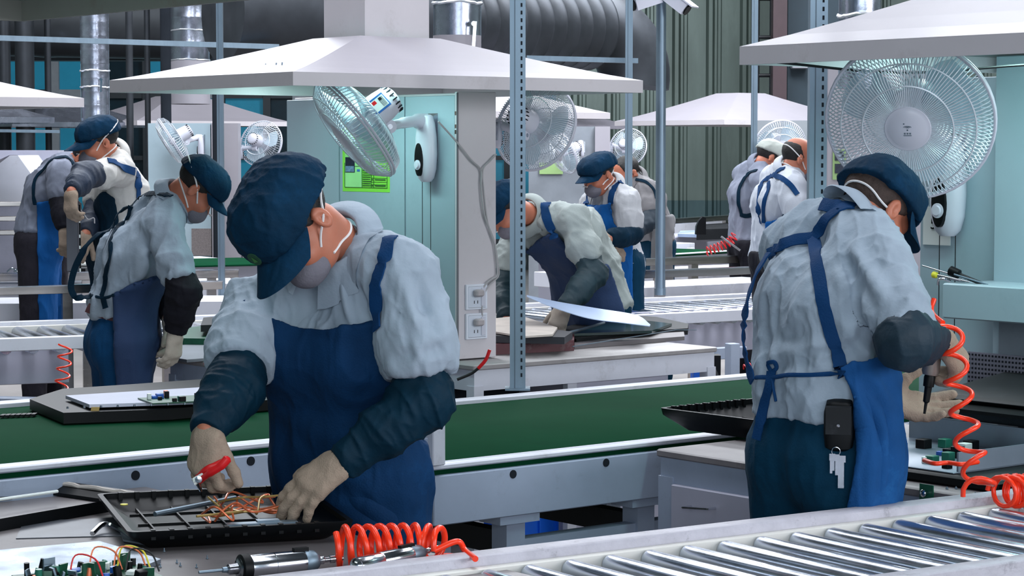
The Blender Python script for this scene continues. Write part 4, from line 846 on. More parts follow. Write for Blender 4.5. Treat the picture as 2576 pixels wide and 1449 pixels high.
# left red coil hoses
MB().tube(coil([PY(165, 868, 9.9), PY(160, 930, 9.9), PY(150, 1002, 9.9)], .030, 4.4, .004, 14), .0042, 8).build('air_hose', ORANGE, label='orange coiled hose hanging behind the jeans worker at the left', cat='hose')
MB().tube(coil([PY(1850, 592, 15.2), PY(1830, 612, 15.2), PY(1775, 634, 15.2)], .030, 9, .004, 14), .004, 6).build('air_hose', REDP, label='thin red coiled hose by the far skirt panel', cat='hose')
MB().tube(coil([PY(1872, 930, 10.2), PY(1900, 920, 10.2)], .022, 2.2, .004, 12), .003, 6).build('air_hose', REDP, label='bit of red coiled hose left of the right worker apron', cat='hose')
# left background board pile
plate([(60, 682), (110, 664), (215, 655), (260, 672), (215, 684)], .93, .02, BLACK, 'screen_shell', 'black shell on the guard rail behind the jeans worker', 'shell')
plate([(76, 668), (90, 660), (215, 650), (250, 668)], .955, .012, PAPER, 'scrap_pile', 'pale boards lying on the black shell at the left', 'boards')
b = MB()
for i in range(3): q = PY(18 + i * 17, 684, 12.9) - ZZ * .0; b.tube(bez([q, q + Vector((.03, 0, .02)), q + Vector((.06, 0, -.005))], 4), .006, 5)
b.build('twist_tie', CHROME, label='shiny twisted strips on the left guard rail', cat='strips', kind='stuff')
# far right heap
plate([(1752, 604), (1760, 590), (1850, 584), (1880, 600)], .80, .10, BLACKM, 'scrap_pile', 'dark shells piled on the far line right of the round pole', 'shells')
px_prism([(1752, 570), (1758, 556), (1768, 545), (1776, 548), (1776, 590), (1750, 590)], 15.8, .1, 'screen_shell', BLACK, label='black shell standing on edge on the far line', cat='shell')
plate([(1705, 596), (1712, 588), (1780, 586), (1770, 598)], .81, .03, mat('light_sheet', (176, 196, 226), .35), 'light_sheet', 'pale sheet lying on the far lavender line', 'sheet')
MB().tube([PY(1814, 595, 14), PY(1862, 630, 14)], .008, 6).build('rod', CHROME, label='slanting steel rod by the far green belt end', cat='rod')
plate([(1592, 608), (1596, 600), (1690, 600), (1692, 606)], .79, .02, BLACKM, 'screen_shell', 'flat black shell on the distant white bench', 'shell')
# right bench things
z = BZ
B((4.50, 3.62, z + .001), (5.10, 4.36, z + .03), .006).build('screen_shell', BLACK, label='lower black screen shell on the right bench, under the circuit tray', cat='shell')
t = thing('circuit_tray', 'grey metal tray with circuit parts on the right bench', 'tray', UV(4.7, 4.0, z + .031))
B((4.52, 3.78, z + .031), (5.0, 4.33, z + .035), .001).box((4.98, 3.78, z + .031), (4.986, 4.33, z + .10)).box((4.54, 3.78, z + .031), (4.98, 3.786, z + .085)).build('plate', mat('tray_grey', (132, 146, 160), .35, .5), t)
for i in range(34):
    m, nm = cols[[0, 4, 2, 0, 4, 0, 3, 0, 1][i % 9]]; u, v = random.uniform(4.56, 4.92), random.uniform(3.84, 4.28); k_ = random.uniform(.006, .018); B((u - k_, v - k_, z + .035), (u + k_, v + k_, z + .035 + random.uniform(.010, .032)), .001).build(nm, m, t)
t = thing('screen_shell', 'big black screen shell stacked highest on the right bench, below the drill', 'shell', UV(5.1, 4.0, z + .11))
T = Matrix.Translation(UV(5.16, 4.02, z + .125)) @ R39 @ Matrix.Rotation(math.radians(-7), 4, 'Y')
MB(T).loft([[(-.18, -.44, 0), (.20, -.44, 0), (.20, .26, 0), (-.18, .26, 0)], [(-.23, -.49, .035), (.23, -.49, .035), (.23, .30, .035), (-.23, .30, .035)], [(-.23, -.49, .045), (.23, -.49, .045), (.23, .30, .045), (-.23, .30, .045)]]).build('tray', BLACK, t)
MB(T).box((-.17, -.43, .046), (.17, .24, .066), .01).build('inner_frame', BLACKM, t)
for i in range(9): MB(T).box((-.226, -.36 + i * .014, .018), (-.214, -.354 + i * .014, .026)).build('lamp_slot', PAPER, t)
for sx, sy in ((-.1, -.3), (-.1, .15), (.14, -.3), (.14, .15)): MB(T).box((sx, sy, -.115), (sx + .03, sy + .03, 0)).build('standoff', BLACKM, t)
B((4.50, 3.40, z + .001), (4.92, 3.60, z + .045), .01).build('screen_shell', BLACKM, label='dark grey shell corner on the right bench beside the heaped orange hose', cat='shell')
for i in range(14):
    q = UV(4.43 + random.random() * .06, 3.5 + random.random() * .7, z + .001); MB().lathe(q, ZZ, [(0, .004), (.003, .004), (.003, .002), (.006, .002)], 8).build('screw', GALV, label='loose screw on the front strip of the right bench', cat='screw', group='loose screws on the right bench')
# hanging orange coil on the drill, heap at the edge
pth = [PY(2388, 822, 5.32), PY(2398, 880, 5.34), PY(2408, 960, 5.36), PY(2425, 1050, 5.36), PY(2440, 1130, 5.34), PY(2465, 1215, 5.30), PY(2458, 1245, 5.26)]
MB().tube([p for p in coil(pth, .026, 6.1, .005, 18, R2=.034, ph=.6)], .0062, 10).build('air_hose', ORANGE, label='bright orange coiled air hose hanging from the drill of the right worker', cat='hose')
MB().tube(bez([PY(2350, 752, 5.45), PY(2343, 775, 5.44), PY(2348, 792, 5.42), PY(2372, 812, 5.36)], 6), .0062, 10).build('air_hose', ORANGE, label='short upper end of orange hose above the right worker glove', cat='hose')
MB().tube(bez([PZ(2325, 1158, .86), PZ(2352, 1166, .86), PZ(2385, 1164, .86), PZ(2420, 1168, .86), PZ(2460, 1162, .86)], 6), .006, 10).build('air_hose', ORANGE, label='straight orange hose lying across the circuit tray', cat='hose')
for k, (dx, ph) in enumerate(((0, 0), (32, 1.2))):
    c0 = PZ(2515 + dx, 1238, .83); MB().tube(coil([c0, c0 + D1 * .04, c0 + D1 * .09 - D2 * .03], .036, 4, .005, 16, ph=ph), .006, 10).build('air_hose', ORANGE, label=('left' if k == 0 else 'right') + ' heaped loops of orange coiled hose at the right edge', cat='hose')
# ---------------------------------------------------------------- organic surfaces (smooth unions, meshed as surface nets)
def smin(a, b, k): h = np.clip(.5 + .5 * (b - a) / k, 0, 1); return b * (1 - h) + a * h - k * h * (1 - h)
def cap_(P, a, b, ra, rb):
    a = np.array(a, np.float32); b = np.array(b, np.float32); ab = b - a; q = P - a
    t = np.clip(q @ ab / max(1e-9, float(ab @ ab)), 0, 1)
    return np.linalg.norm(q - t[:, None] * ab, axis=1) - (ra + (rb - ra) * t)
def ell(P, c, r, M=None):
    q = P - np.array(c, np.float32)
    if M is not None: q = q @ np.array(M, np.float32)
    r = np.array(r, np.float32); k0 = np.linalg.norm(q / r, axis=1); k1 = np.linalg.norm(q / (r * r), axis=1) + 1e-9
    return k0 * (k0 - 1) / k1
def union(prims, k):
    def f(P):
        d = None
        for p in prims:
            e = p(P) if callable(p) else cap_(P, *p)
            d = e if d is None else smin(d, e, k)
        return d
    return f
def snet(f, lo, hi, h, B=6):
    lo = np.array(lo, np.float32); n = np.ceil((np.array(hi) - lo) / h / B).astype(int) * B; nb = n // B
    g = np.indices(nb).reshape(3, -1).T; cen = lo + (g * B + (B - 1) / 2) * h
    d = f(cen.astype(np.float32)); act = np.abs(d) < h * B * 1.25 + .006
    V = np.where(d < 0, -1., 1.).astype(np.float32).reshape(nb).repeat(B, 0).repeat(B, 1).repeat(B, 2)
    loc = np.indices((B, B, B)).reshape(3, -1).T; ga = g[act]
    for s in range(0, len(ga), 2500):
        I = (ga[s:s + 2500, None, :] * B + loc[None]).reshape(-1, 3); V[I[:, 0], I[:, 1], I[:, 2]] = f((lo + I * h).astype(np.float32))
    S = V < 0; c = [S[i:n[0] - 1 + i, j:n[1] - 1 + j, k:n[2] - 1 + k] for i in (0, 1) for j in (0, 1) for k in (0, 1)]
    sm = sum(x.astype(np.int8) for x in c); cells = np.argwhere((sm > 0) & (sm < 8))
    if not len(cells): return np.zeros((0, 3)), []
    idx = -np.ones(n - 1, np.int64); idx[cells[:, 0], cells[:, 1], cells[:, 2]] = np.arange(len(cells))
    acc = np.zeros((len(cells), 3)); cnt = np.zeros(len(cells)); cor = [(i, j, k) for i in (0, 1) for j in (0, 1) for k in (0, 1)]
    for a in range(8):
        for b in range(a + 1, 8):
            dd = np.array(cor[b]) - np.array(cor[a])
            if np.abs(dd).sum() != 1: continue
            va = V[tuple((cells + cor[a]).T)]; vb = V[tuple((cells + cor[b]).T)]; m = (va < 0) != (vb < 0)
            t = va[m] / (va[m] - vb[m]); acc[m] += np.array(cor[a]) + t[:, None] * dd; cnt[m] += 1
    P = lo + (cells + acc / cnt[:, None]) * h; F = []
    for ax in range(3):
        o1, o2 = [(1, 2), (2, 0), (0, 1)][ax]; e = np.zeros(3, int); e[ax] = 1; u = np.zeros(3, int); u[o1] = 1; w = np.zeros(3, int); w[o2] = 1
        A = S[:n[0] - 1, :n[1] - 1, :n[2] - 1]; sl = tuple(slice(e[i], n[i] - 1 + e[i]) for i in range(3)); Bq = S[sl]
        q = np.argwhere(A != Bq); q = q[(q[:, o1] > 0) & (q[:, o2] > 0) & (q[:, ax] < n[ax] - 1)]
        if not len(q): continue
        i0 = idx[tuple(q.T)]; i1 = idx[tuple((q - u).T)]; i2 = idx[tuple((q - u - w).T)]; i3 = idx[tuple((q - w).T)]
        flip = A[tuple(q.T)]; Q = np.stack([i0, i1, i2, i3], 1); Q[~flip] = Q[~flip][:, ::-1]; Q = Q[(Q >= 0).all(1)]; F.append(Q)
    return P, np.concatenate(F)
def vnoise(P, seed=0):
    I = np.floor(P).astype(np.int64); f = P - I; f = f * f * (3 - 2 * f); out = 0
    for i in (0, 1):
        for j in (0, 1):
            for k in (0, 1):
                h = (I[:, 0] + i) * 374761393 + (I[:, 1] + j) * 668265263 + (I[:, 2] + k) * 2147483647 + seed * 974711
                h = (h ^ (h >> 13)) * 1274126177; h = ((h ^ (h >> 16)) & 0xffff) / 65535.
                out = out + h * np.where(i, f[:, 0], 1 - f[:, 0]) * np.where(j, f[:, 1], 1 - f[:, 1]) * np.where(k, f[:, 2], 1 - f[:, 2])
    return out
def vnormals(P, F):
    n = np.zeros_like(P); a = P[F[:, 2]] - P[F[:, 0]]; b = P[F[:, 3]] - P[F[:, 1]]; c = np.cross(a, b)
    for i in range(4): np.add.at(n, F[:, i], c)
    return n / (np.linalg.norm(n, axis=1, keepdims=True) + 1e-12)
def topx(P):        # world -> photograph pixels
    q = P - np.array([0, 0, HC]); c, s = math.cos(PIT), math.sin(PIT); z = q[:, 1] * c - q[:, 2] * s; y = q[:, 2] * c + q[:, 1] * s
    return np.stack([1288 + FPX * q[:, 0] / z, 724.5 - FPX * y / z], 1)
def seg_folds(P, N, segs):
    """creases and ridges along 3d segments: (a, b, width, height)"""
    D = np.zeros(len(P))
    for a, b, w, amp in segs:
        a = np.array(a); b = np.array(b); ab = b - a; t = np.clip((P - a) @ ab / (ab @ ab), 0, 1); d = np.linalg.norm(P - a - t[:, None] * ab, axis=1)
        tp = np.sin(np.pi * np.clip(t * .92 + .04, 0, 1)) ** .6; D += amp * tp * (np.exp(-(d / w) ** 2) - .45 * np.exp(-((d - 1.9 * w) / w) ** 2))
    return P + N * D[:, None]
def surf(name, f, lo, hi, h, m, parent=None, wr=None, folds=None, label=None, smooth=2, **k):
    P, F = snet(f, lo, hi, h)
    if not len(P): print('EMPTY', name); return None
    P = P.astype(np.float64)
    for _ in range(smooth):      # relax
        A = np.zeros_like(P); c = np.zeros(len(P))
        for i in range(4): np.add.at(A, F[:, i], P[F[:, (i + 1) % 4]] + P[F[:, i - 1]]); np.add.at(c, F[:, i], 2)
        P = P * .5 + .5 * A / c[:, None]
    N = vnormals(P, F)
    if wr:
        for (axis, fa, fc, amp, seed) in wr:       # ridged noise stretched along an axis
            ax = np.array(axis, float); ax /= np.linalg.norm(ax); al = P @ ax; Q = P * fc + np.outer(al * (fa - fc), ax)
            Q = Q + .35 * np.stack([vnoise(P * 9 + 3, seed + 5), vnoise(P * 9 + 17, seed + 6), vnoise(P * 9 + 31, seed + 7)], 1)
            r = 1 - np.abs(2 * vnoise(Q, seed) - 1); r2 = 1 - np.abs(2 * vnoise(Q * 2.1 + 7, seed + 1) - 1)
            P = P + N * (amp * ((r ** 4 - .22) * 1.15 + .45 * (r2 ** 4 - .22)))[:, None]
        N = vnormals(P, F)
    if folds: P = seg_folds(P, N, folds)
    o = link(name, P, F.tolist(), m, parent, True, 180)
    o['_'] = 0; del o['_']
    SURF[o.name] = (P, F); return tag(o, label, **k)
SURF = {}
def bvh(*objs):
    V = []; F = []; n = 0
    for o in objs:
        if o is None: continue
        P, f = SURF[o.name]; V += P.tolist(); F += (f + n).tolist(); n += len(P)
    return BVHTree.FromPolygons(V, F)
CAM = Vector((0, 0, HC))
def hit(bv, px, py, d=None):
    r = ray(px, py).normalized(); l, n, i, ds = bv.ray_cast(CAM, r)
    if l is None: return (PY(px, py, d or 5.3), Vector((0, -1, 0)))
    return (l, n if n.dot(r) < 0 else -n)
def strap(bv, pts, w, m, parent, name='strap', off=.004, th=.004, d=None, res=6, snap=True, label=None):
    raw = []
    for p in pts:
        if len(p) == 3 and not isinstance(p, Vector): raw.append((PY(*p), None))
        elif isinstance(p, Vector): raw.append((p, None))
        else: raw.append(hit(bv, p[0], p[1], d))
    C = bez([r[0] for r in raw], res); rows = []
    for i, p in enumerate(C):
        T_ = (C[min(i + 1, len(C) - 1)] - C[max(i - 1, 0)]).normalized(); l, n, _, ds = bv.find_nearest(p)
        if l is None: n = Vector((0, -1, 0)); ds = 1
        if snap and ds < .03: p = l
        elif ds >= .03 and ds > .06: n = (CAM - p).normalized()
        n = (n - T_ * n.dot(T_)).normalized(); s = T_.cross(n); rows.append((p + n * off, s, n))
    for _ in range(2): rows = [rows[0]] + [((rows[i - 1][0] + rows[i][0] * 2 + rows[i + 1][0]) / 4, rows[i][1], (rows[i - 1][2] + rows[i][2] + rows[i + 1][2]).normalized()) for i in range(1, len(rows) - 1)] + [rows[-1]]
    b = MB(); b.loft([[p - s * w / 2, p + s * w / 2, p + s * w / 2 + n * th, p + n * th * 1.5, p - s * w / 2 + n * th] for p, s, n in rows]); return b.build(name, m, parent, ang=60, label=label)
def poly_d(px, poly):       # signed distance (pixels), negative inside
    P = np.array(poly, float); n = len(P); d = np.full(len(px), 1e9); ins = np.zeros(len(px), bool); j = n - 1
    for i in range(n):
        e = P[j] - P[i]; w = px - P[i]; t = np.clip((w @ e) / (e @ e), 0, 1); d = np.minimum(d, ((w - t[:, None] * e) ** 2).sum(1))
        c = (P[i][1] > px[:, 1]) != (P[j][1] > px[:, 1]); xi = (P[j][0] - P[i][0]) * (px[:, 1] - P[i][1]) / (P[j][1] - P[i][1] + 1e-9) + P[i][0]; ins ^= c & (px[:, 0] < xi); j = i
    d = np.sqrt(d); return np.where(ins, -d, d)
# ---------------------------------------------------------------- cloth, skin
SHIRT = mat('shirt_cloth', (156, 170, 184), .75, spec=.15, var=.07, scale=5, bump=.25, bscale=120)
SHIRTW = mat('shirt_cloth_warm', (182, 184, 188), .75, spec=.15, var=.07, scale=5, bump=.25, bscale=120)
TEE = mat('grey_tee', (128, 134, 150), .8, spec=.15, var=.08, bump=.2, bscale=120)
NAVY = mat('navy_cloth', (4, 36, 54), .8, spec=.15, var=.3, scale=8, bump=.35, bscale=160, dirt=((18, 62, 96), .35, 6))
CAPM = mat('cap_cloth', (2, 44, 70), .8, spec=.15, var=.35, scale=9, bump=.4, bscale=120, dirt=((14, 70, 112), .35, 7))
APR = mat('apron_denim', (10, 50, 88), .8, spec=.15, var=.25, scale=5, bump=.35, bscale=220, dirt=((24, 84, 140), .4, 3))
APRB = mat('apron_bright', (20, 88, 156), .8, spec=.15, var=.2, scale=6, bump=.3, bscale=200)
STRAPM = mat('strap_blue', (12, 56, 100), .75, spec=.15, var=.15, bump=.3, bscale=200)
JEAN = mat('jeans_denim', (14, 66, 108), .8, spec=.15, var=.3, scale=7, bump=.35, bscale=220, dirt=((40, 120, 165), .35, 5))
TROUS = mat('navy_trousers', (3, 52, 76), .8, spec=.15, var=.2, scale=6, bump=.3, bscale=160)
TROUSD = mat('dark_trousers', (44, 42, 50), .8, spec=.15, var=.2, bump=.3, bscale=160)
SLEEVE = mat('sleeve_cover', (2, 40, 58), .62, spec=.15, var=.3, scale=9, bump=.3, bscale=90)
SLEEVEB = mat('sleeve_black', (26, 26, 34), .7, spec=.15, var=.3, bump=.3, bscale=90)
GLOVE = mat('knit_glove', (158, 140, 124), .9, spec=.15, var=.16, scale=12, bump=.5, wave=None, bscale=300, dirt=((104, 92, 82), .5, 14))
GLOVEW = mat('knit_glove_pale', (196, 186, 172), .9, spec=.15, var=.12, scale=12, bump=.4, bscale=300)
SKIN = mat('skin', (184, 112, 86), .5, var=.08, scale=14, bump=.1, bscale=200)
for _m in (SHIRT, SHIRTW, TEE, NAVY, CAPM, APR, APRB, JEAN, TROUS, TROUSD, SLEEVE, SLEEVEB):
    nt = _m.node_tree; N = nt.nodes; L = nt.links; bp = [n for n in N if n.type == 'BUMP'][0]; tcn = [n for n in N if n.type == 'TEX_COORD'][0]
    nz = N.new('ShaderNodeTexNoise'); nz.inputs['Scale'].default_value = 13; nz.inputs['Detail'].default_value = 3; nz.inputs['Distortion'].default_value = 1.2; nz.noise_type = 'RIDGED_MULTIFRACTAL' if hasattr(nz, 'noise_type') else 'FBM'
    mp = N.new('ShaderNodeMapping'); mp.inputs['Scale'].default_value = (1.2, 1.2, .5); L.new(tcn.outputs['Object'], mp.inputs[0]); L.new(mp.outputs[0], nz.inputs[0])
    b2 = N.new('ShaderNodeBump'); b2.inputs['Strength'].default_value = .55; b2.inputs['Distance'].default_value = .012; L.new(nz.outputs[0], b2.inputs['Height']); L.new(b2.outputs[0], bp.inputs['Normal'])
SKIN.node_tree.nodes['Principled BSDF'].inputs['Subsurface Weight'].default_value = .12
HAIR = mat('black_hair', (20, 16, 16), .6, var=.4, scale=60, bump=.6, bscale=200)
MASK = mat('grey_mask', (112, 110, 120), .85, var=.12, scale=20, bump=.4, bscale=160)
ELAST = mat('white_elastic', (226, 224, 224), .7)
SHOE = mat('black_shoe', (24, 24, 26), .5)
LOGO = mat('cap_badge', (24, 74, 50), .7)
# ---------------------------------------------------------------- head, hands
def head_frame(C, U, F):
    U = Vector(U).normalized(); F = Vector(F); F = (F - U * F.dot(U)).normalized(); L = U.cross(F)   # L: the head's own left... (sign checked)
    return np.array([list(L), list(F), list(U)]).T, np.array(C)
def head_prims(M, C, s=1.0, adult=True):
    W_ = lambda p: C + M @ (np.array(p) * s)
    def E(c, r): return lambda P: ell(P, W_(c), np.array(r) * s, M)
    def K(a, b, ra, rb): return (W_(a), W_(b), ra * s, rb * s)
    base = [E((0, -.012, .045), (.074, .092, .078)), E((0, .018, -.030), (.060, .070, .082)), E((0, .040, -.085), (.040, .040, .028)),
            K((-.036, .070, -.028), (.036, .070, -.028), .026, .026), K((-.032, .078, .024), (.032, .078, .024), .014, .014)]
    det = [K((0, .090, .004), (0, .112, -.034), .009, .013), K((-.012, .098, -.038), (.012, .098, -.038), .008, .008),
           K((-.018, .088, -.064), (.018, .088, -.064), .0075, .0075), K((-.016, .086, -.074), (.016, .086, -.074), .0075, .0075), E((0, .082, -.098), (.018, .016, .014))]
    eyes = [((-.031, .098, -.004), .014), ((.031, .098, -.004), .014)]
    def f(P):
        d = union(base, .03 * s)(P)
        d = smin(d, union(det, .008 * s)(P), .010 * s)
        for c, r in eyes:
            e = np.linalg.norm(P - W_(c), axis=1) - r * s; d = -smin(-d, e, .006 * s)
        for sg in (-1, 1):       # eyelid and ear
            d = smin(d, ell(P, W_((sg * .031, .083, -.004)), np.array((.014, .010, .0105)) * s, M), .004 * s)
            ea = np.maximum(ell(P, W_((sg * .079, -.010, -.008)), np.array((.011, .021, .033)) * s, M), -ell(P, W_((sg * .090, -.006, -.006)), np.array((.010, .011, .019)) * s, M))
            d = smin(d, ea, .006 * s)
        return d
    return f
def hand_pts(wr, Y, Z, side, curl=(.3, .3, .3, .35), spread=.10, thumb=(.6, .3), s=1.0, tdir=None, elb=None):
    """side +1: thumb on +X.  Y finger direction, Z back of the hand"""
    Y = Vector(Y).normalized(); Z = Vector(Z); Z = (Z - Y * Z.dot(Y)).normalized(); X = Y.cross(Z) * side; wr = Vector(wr)
    W_ = lambda x, y, z: wr + (X * x + Y * y + Z * z) * s
    pr = []; G = lambda a, b, ra, rb: pr.append((a, b, ra * s, rb * s))
    palm = [(W_(.026, .018, 0), W_(.030, .088, 0), .016, .0145), (W_(.009, .012, .001), W_(.010, .092, .002), .0165, .0145), (W_(-.010, .012, .001), W_(-.010, .088, .001), .0165, .014), (W_(-.022, .018, 0), W_(-.029, .080, -.002), .0155, .013)]
    palm = [(a, b, p * s, q * s) for a, b, p, q in palm]; fa = (Vector(elb) - wr).normalized() if elb is not None else -Y; palm.append((wr + fa * .075, W_(0, .02, 0), .034 * s, .026 * s))
    fg = []
    for i, (x, y, L, r) in enumerate(((.031, .090, (.042, .026, .021), .0105), (.0105, .094, (.047, .030, .022), .0108), (-.0105, .090, (.043, .028, .021), .0102), (-.030, .081, (.034, .021, .019), .0092))):
        a = (x / .03) * spread; p = W_(x, y - .008, 0); dy = Y * math.cos(a) + X * math.sin(a); c = curl[i] if isinstance(curl[i], (tuple, list)) else (curl[i],) * 3; ang = 0; ch = []
        for j in range(3):
            ang += c[j]; dn = dy * math.cos(ang) - Z * math.sin(ang); q = p + dn * L[j] * s; ch.append((p, q, (r - .0004 * j) * s, (r - .0004 * j - .0006) * s)); p = q
        fg.append(ch)
    ta, tc = thumb; p = W_(.024, .022, -.006); d0 = (X * math.cos(ta) * .8 + Y * math.sin(ta) * 1.1 - Z * .45).normalized()
    if tdir: d0 = Vector(tdir).normalized()
    q = p + d0 * .044 * s; d1 = (d0 + Y * tc * .8 - Z * tc * .3).normalized(); q2 = q + d1 * .034 * s; q3 = q2 + (d1 + Y * tc * .5 - X * tc * .4).normalized() * .027 * s
    fg.append([(p, q, .0175 * s, .0135 * s), (q, q2, .0125 * s, .0115 * s), (q2, q3, .0115 * s, .0098 * s)])
    return palm, fg
def hand_field(palm, fg, grow=0.):
    g = lambda L: [(a, b, p + grow, q + grow) for a, b, p, q in L]
    pf = union(g(palm), .016); ff = [union(g(c), .006) for c in fg]
    def f(P):
        d = pf(P)
        for i, q in enumerate(ff): d = smin(d, q(P), .009 if i < 4 else .014)
        return d
    return f
def bb(pts, pad):
    A = np.array([list(p) for p in pts]); return A.min(0) - pad, A.max(0) + pad
# ---------------------------------------------------------------- person
def worker(label, J, f, head, hands, h=.007, shirt=SHIRT, trousers=TROUS, sleeves=SLEEVE, glove=GLOVE, shirt_wr=None, folds=None, apron=None, cap=True, capk={}, mask=True, hs=1.0, bulk=1.0, grp=None,
           hair=True, slv=(.30, 1.02), folds_px=None, apm=APR, apf=None, baggy=0., colh=0., hair_m=None, flap=0., collar=True, shirt_end=.16, tr_wr=.004, name='person', legspread=.10, knee=.0, waist=None, covers=(True, True), extra=None, neck_s=1.0, ap_off=.012, mask_m=MASK, foot_f=None):
    f = Vector((f[0], f[1], 0)).normalized(); J = {k: (PY(*v) if not isinstance(v, Vector) else v) for k, v in J.items()}
    lat = (J['shL'] - J['shR']); lat.z = 0; lat.normalize()          # towards the person's left
    pel = J['pel']; che = J['che']; nek = J['nek']; wai = J.get('wai') or pel.lerp(che, .42)
    t = None; bk = bulk
    hl = lat if 'hipL' not in J else None
    flat = Vector((-f.y, f.x, 0))
    hip = {1: pel + flat * .085 * bk - ZZ * .02, -1: pel - flat * .085 * bk - ZZ * .02}
    kz = pel.z * .52; F2 = Vector((foot_f or f)[:2] + (0,)) if foot_f else f
    kn = {s: Vector((hip[s].x, hip[s].y, 0)) + flat * s * .02 + f * knee + ZZ * kz for s in (1, -1)}
    an = {s: Vector((hip[s].x, hip[s].y, 0)) + flat * s * legspread * .5 + ZZ * .09 for s in (1, -1)}
    M, C = head_frame(J['head'], head[0], head[1]); W_ = lambda p: Vector(C + M @ (np.array(p) * hs))
    def torso(g, k=.05):
        o1, o2, o3 = .050 * bk, .058 * bk, .078 * bk
        pr = []
        for s in (1, -1):
            pr += [(pel + flat * s * .062 * bk, wai + flat.lerp(lat, .5) * s * o1, (.108 + g) * bk, (.098 + g) * bk), (wai + flat.lerp(lat, .5) * s * o1, che + lat * s * o2, (.098 + g) * bk, (.108 + g) * bk)]
            S = J['shL'] if s > 0 else J['shR']; pr += [(che + lat * s * o2, nek.lerp(S, .55), (.105 + g) * bk, (.062 + g)), (nek.lerp(S, .15), S, .055 + g, .058 + g)]
        return pr
    def arm(s, g0, g1, r0=.050, r1=.040, r2=.026):
        a, b, c = (J['shL'], J['elL'], J['wrL']) if s > 0 else (J['shR'], J['elR'], J['wrR'])
        return [(a, b, r0 + g0, r1 + g0), (b, c, r1 + g1, r2 + g1)]
    def leg(s, g): return [(hip[s], kn[s], .088 * bk + g, .056 + g), (kn[s], an[s], .055 + g, .038 + g)]
    foot = {s: [(an[s] - ZZ * .045, an[s] + f * .15 - ZZ * .055, .040, .032)] for s in (1, -1)}
    neck = [(nek - (nek - W_((0, -.02, -.06))).normalized() * .0, W_((0, -.022, -.045)), .058 * neck_s, .054 * neck_s)]
    # hands
    HP = {}
    for s, kq in ((1, 'L'), (-1, 'R')):
        hd = hands.get(kq)
        if hd: HP[s] = hand_pts(J['wr' + kq], elb=J['el' + kq], **hd)
    body = union(torso(-.012) + arm(1, 0, 0) + arm(-1, 0, 0) + leg(1, 0) + leg(-1, 0) + foot[1] + foot[-1] + neck, .03)
    hf = head_prims(M, C, hs)
    HFs = [hand_field(p[:-1], g, -.0030) for p, g in HP.values()]
    def ff(P):
        d = smin(body(P), hf(P), .014)
        for q in HFs: d = smin(d, q(P), .008)
        return d
    allp = [J['shL'], J['shR'], J['elL'], J['elR'], J['wrL'], J['wrR'], pel, hip[1], hip[-1], J['head'], an[1], an[-1]] + [g[-1][-1][1] for _, g in HP.values() for g in [g]] + [an[s] + f * .2 for s in (1, -1)]
    lo, hi = bb(allp, .16); lo[2] = 0.0
    t = surf(name, ff, lo, hi, h, SKIN, None, smooth=1); tag(t, label, 'person', grp)
    # trousers
    tr = union([p for s in (1, -1) for p in leg(s, .018)] + [(pel + flat * s * .055 * bk, pel + flat * s * .055 * bk + (wai - pel) * .45, .118 * bk, .108 * bk) for s in (1, -1)] + [(pel + flat * s * .06 - f * .03 * bk - ZZ * .04, pel + flat * s * .055 - f * .03 - ZZ * .01, .098 * bk, .098 * bk) for s in (1, -1)], .03)
    zt = pel.z + (waist if waist is not None else .10)
    trf = lambda P: np.maximum(tr(P), P[:, 2] - zt)
    lo2, hi2 = bb([hip[1], hip[-1], an[1], an[-1], wai, pel], .20); lo2[2] = .06
    tro = surf('trousers', trf, lo2, hi2, max(h, .008), trousers, t, wr=[(ZZ, 3, 11, tr_wr, 3), ((f.x, f.y, .3), 8, 14, tr_wr * .6, 9)])
    for s in (1, -1):
        sf = union([(an[s] - ZZ * .04, an[s] + f * .16 - ZZ * .05, .050, .042), (an[s], an[s] - ZZ * .045, .050, .052)], .02); lo3, hi3 = bb([an[s], an[s] + f * .2, an[s] - f * .06], .075); lo3[2] = 0
        surf('shoe', lambda P: np.maximum(sf(P), .004 - P[:, 2]), lo3, hi3, .012, SHOE, t)
    # shirt: torso down to the hips, sleeves to just above the elbow covers
    sl = slv[0]
    shp = torso(.012); arms_ = []
    for s, kq in ((1, 'L'), (-1, 'R')):
        a, b, c = (J['sh' + kq], J['el' + kq], J['wr' + kq]); cv_ = covers[0 if s > 0 else 1]
        pr_ = [(a, a.lerp(b, .5), .066 + baggy * .6, .069 + baggy), (a.lerp(b, .5), b, .069 + baggy, .064 + baggy * .8)]
        if not cv_: pr_ += [(b, c, .058, .045)]; shp += pr_; continue
        d1_ = (b - a).normalized(); cut = b.lerp(a, max(.04, slv[0] - .06)); arms_.append((union(pr_, .03), np.array(cut), np.array(d1_)))
    shu0 = union(shp, .035)
    def shu(P):
        d = shu0(P)
        for u_, c_, n_ in arms_: d = smin(d, np.maximum(u_(P), (P - c_) @ n_), .03)
        return d
    def shf(P): return np.maximum(shu(P), (pel.z - shirt_end) - P[:, 2])
    lo4, hi4 = bb([J['shL'], J['shR'], J['elL'], J['elR'], pel, nek] + ([] if covers[0] else [J['wrL']]) + ([] if covers[1] else [J['wrR']]), .17); lo4[2] = max(lo4[2], pel.z - shirt_end - .02)
    spv = (nek - pel).normalized()
    wr_ = shirt_wr or [(spv + lat * .3, 3.2, 10, .011, 11), (spv - lat * .5, 4, 17, .006, 23), (lat, 14, 7, .004, 29)]
    fl = None
    if folds_px:
        P0, F0 = snet(shf, lo4, hi4, .012); bv0 = BVHTree.FromPolygons(P0.tolist(), F0.tolist()); fl = []
        for (x0, y0, x1, y1, w, amp) in folds_px: a, _ = hit(bv0, x0, y0, J['che'].y); b, _ = hit(bv0, x1, y1, J['che'].y); fl.append((a, b, w * .85, amp * 1.5))
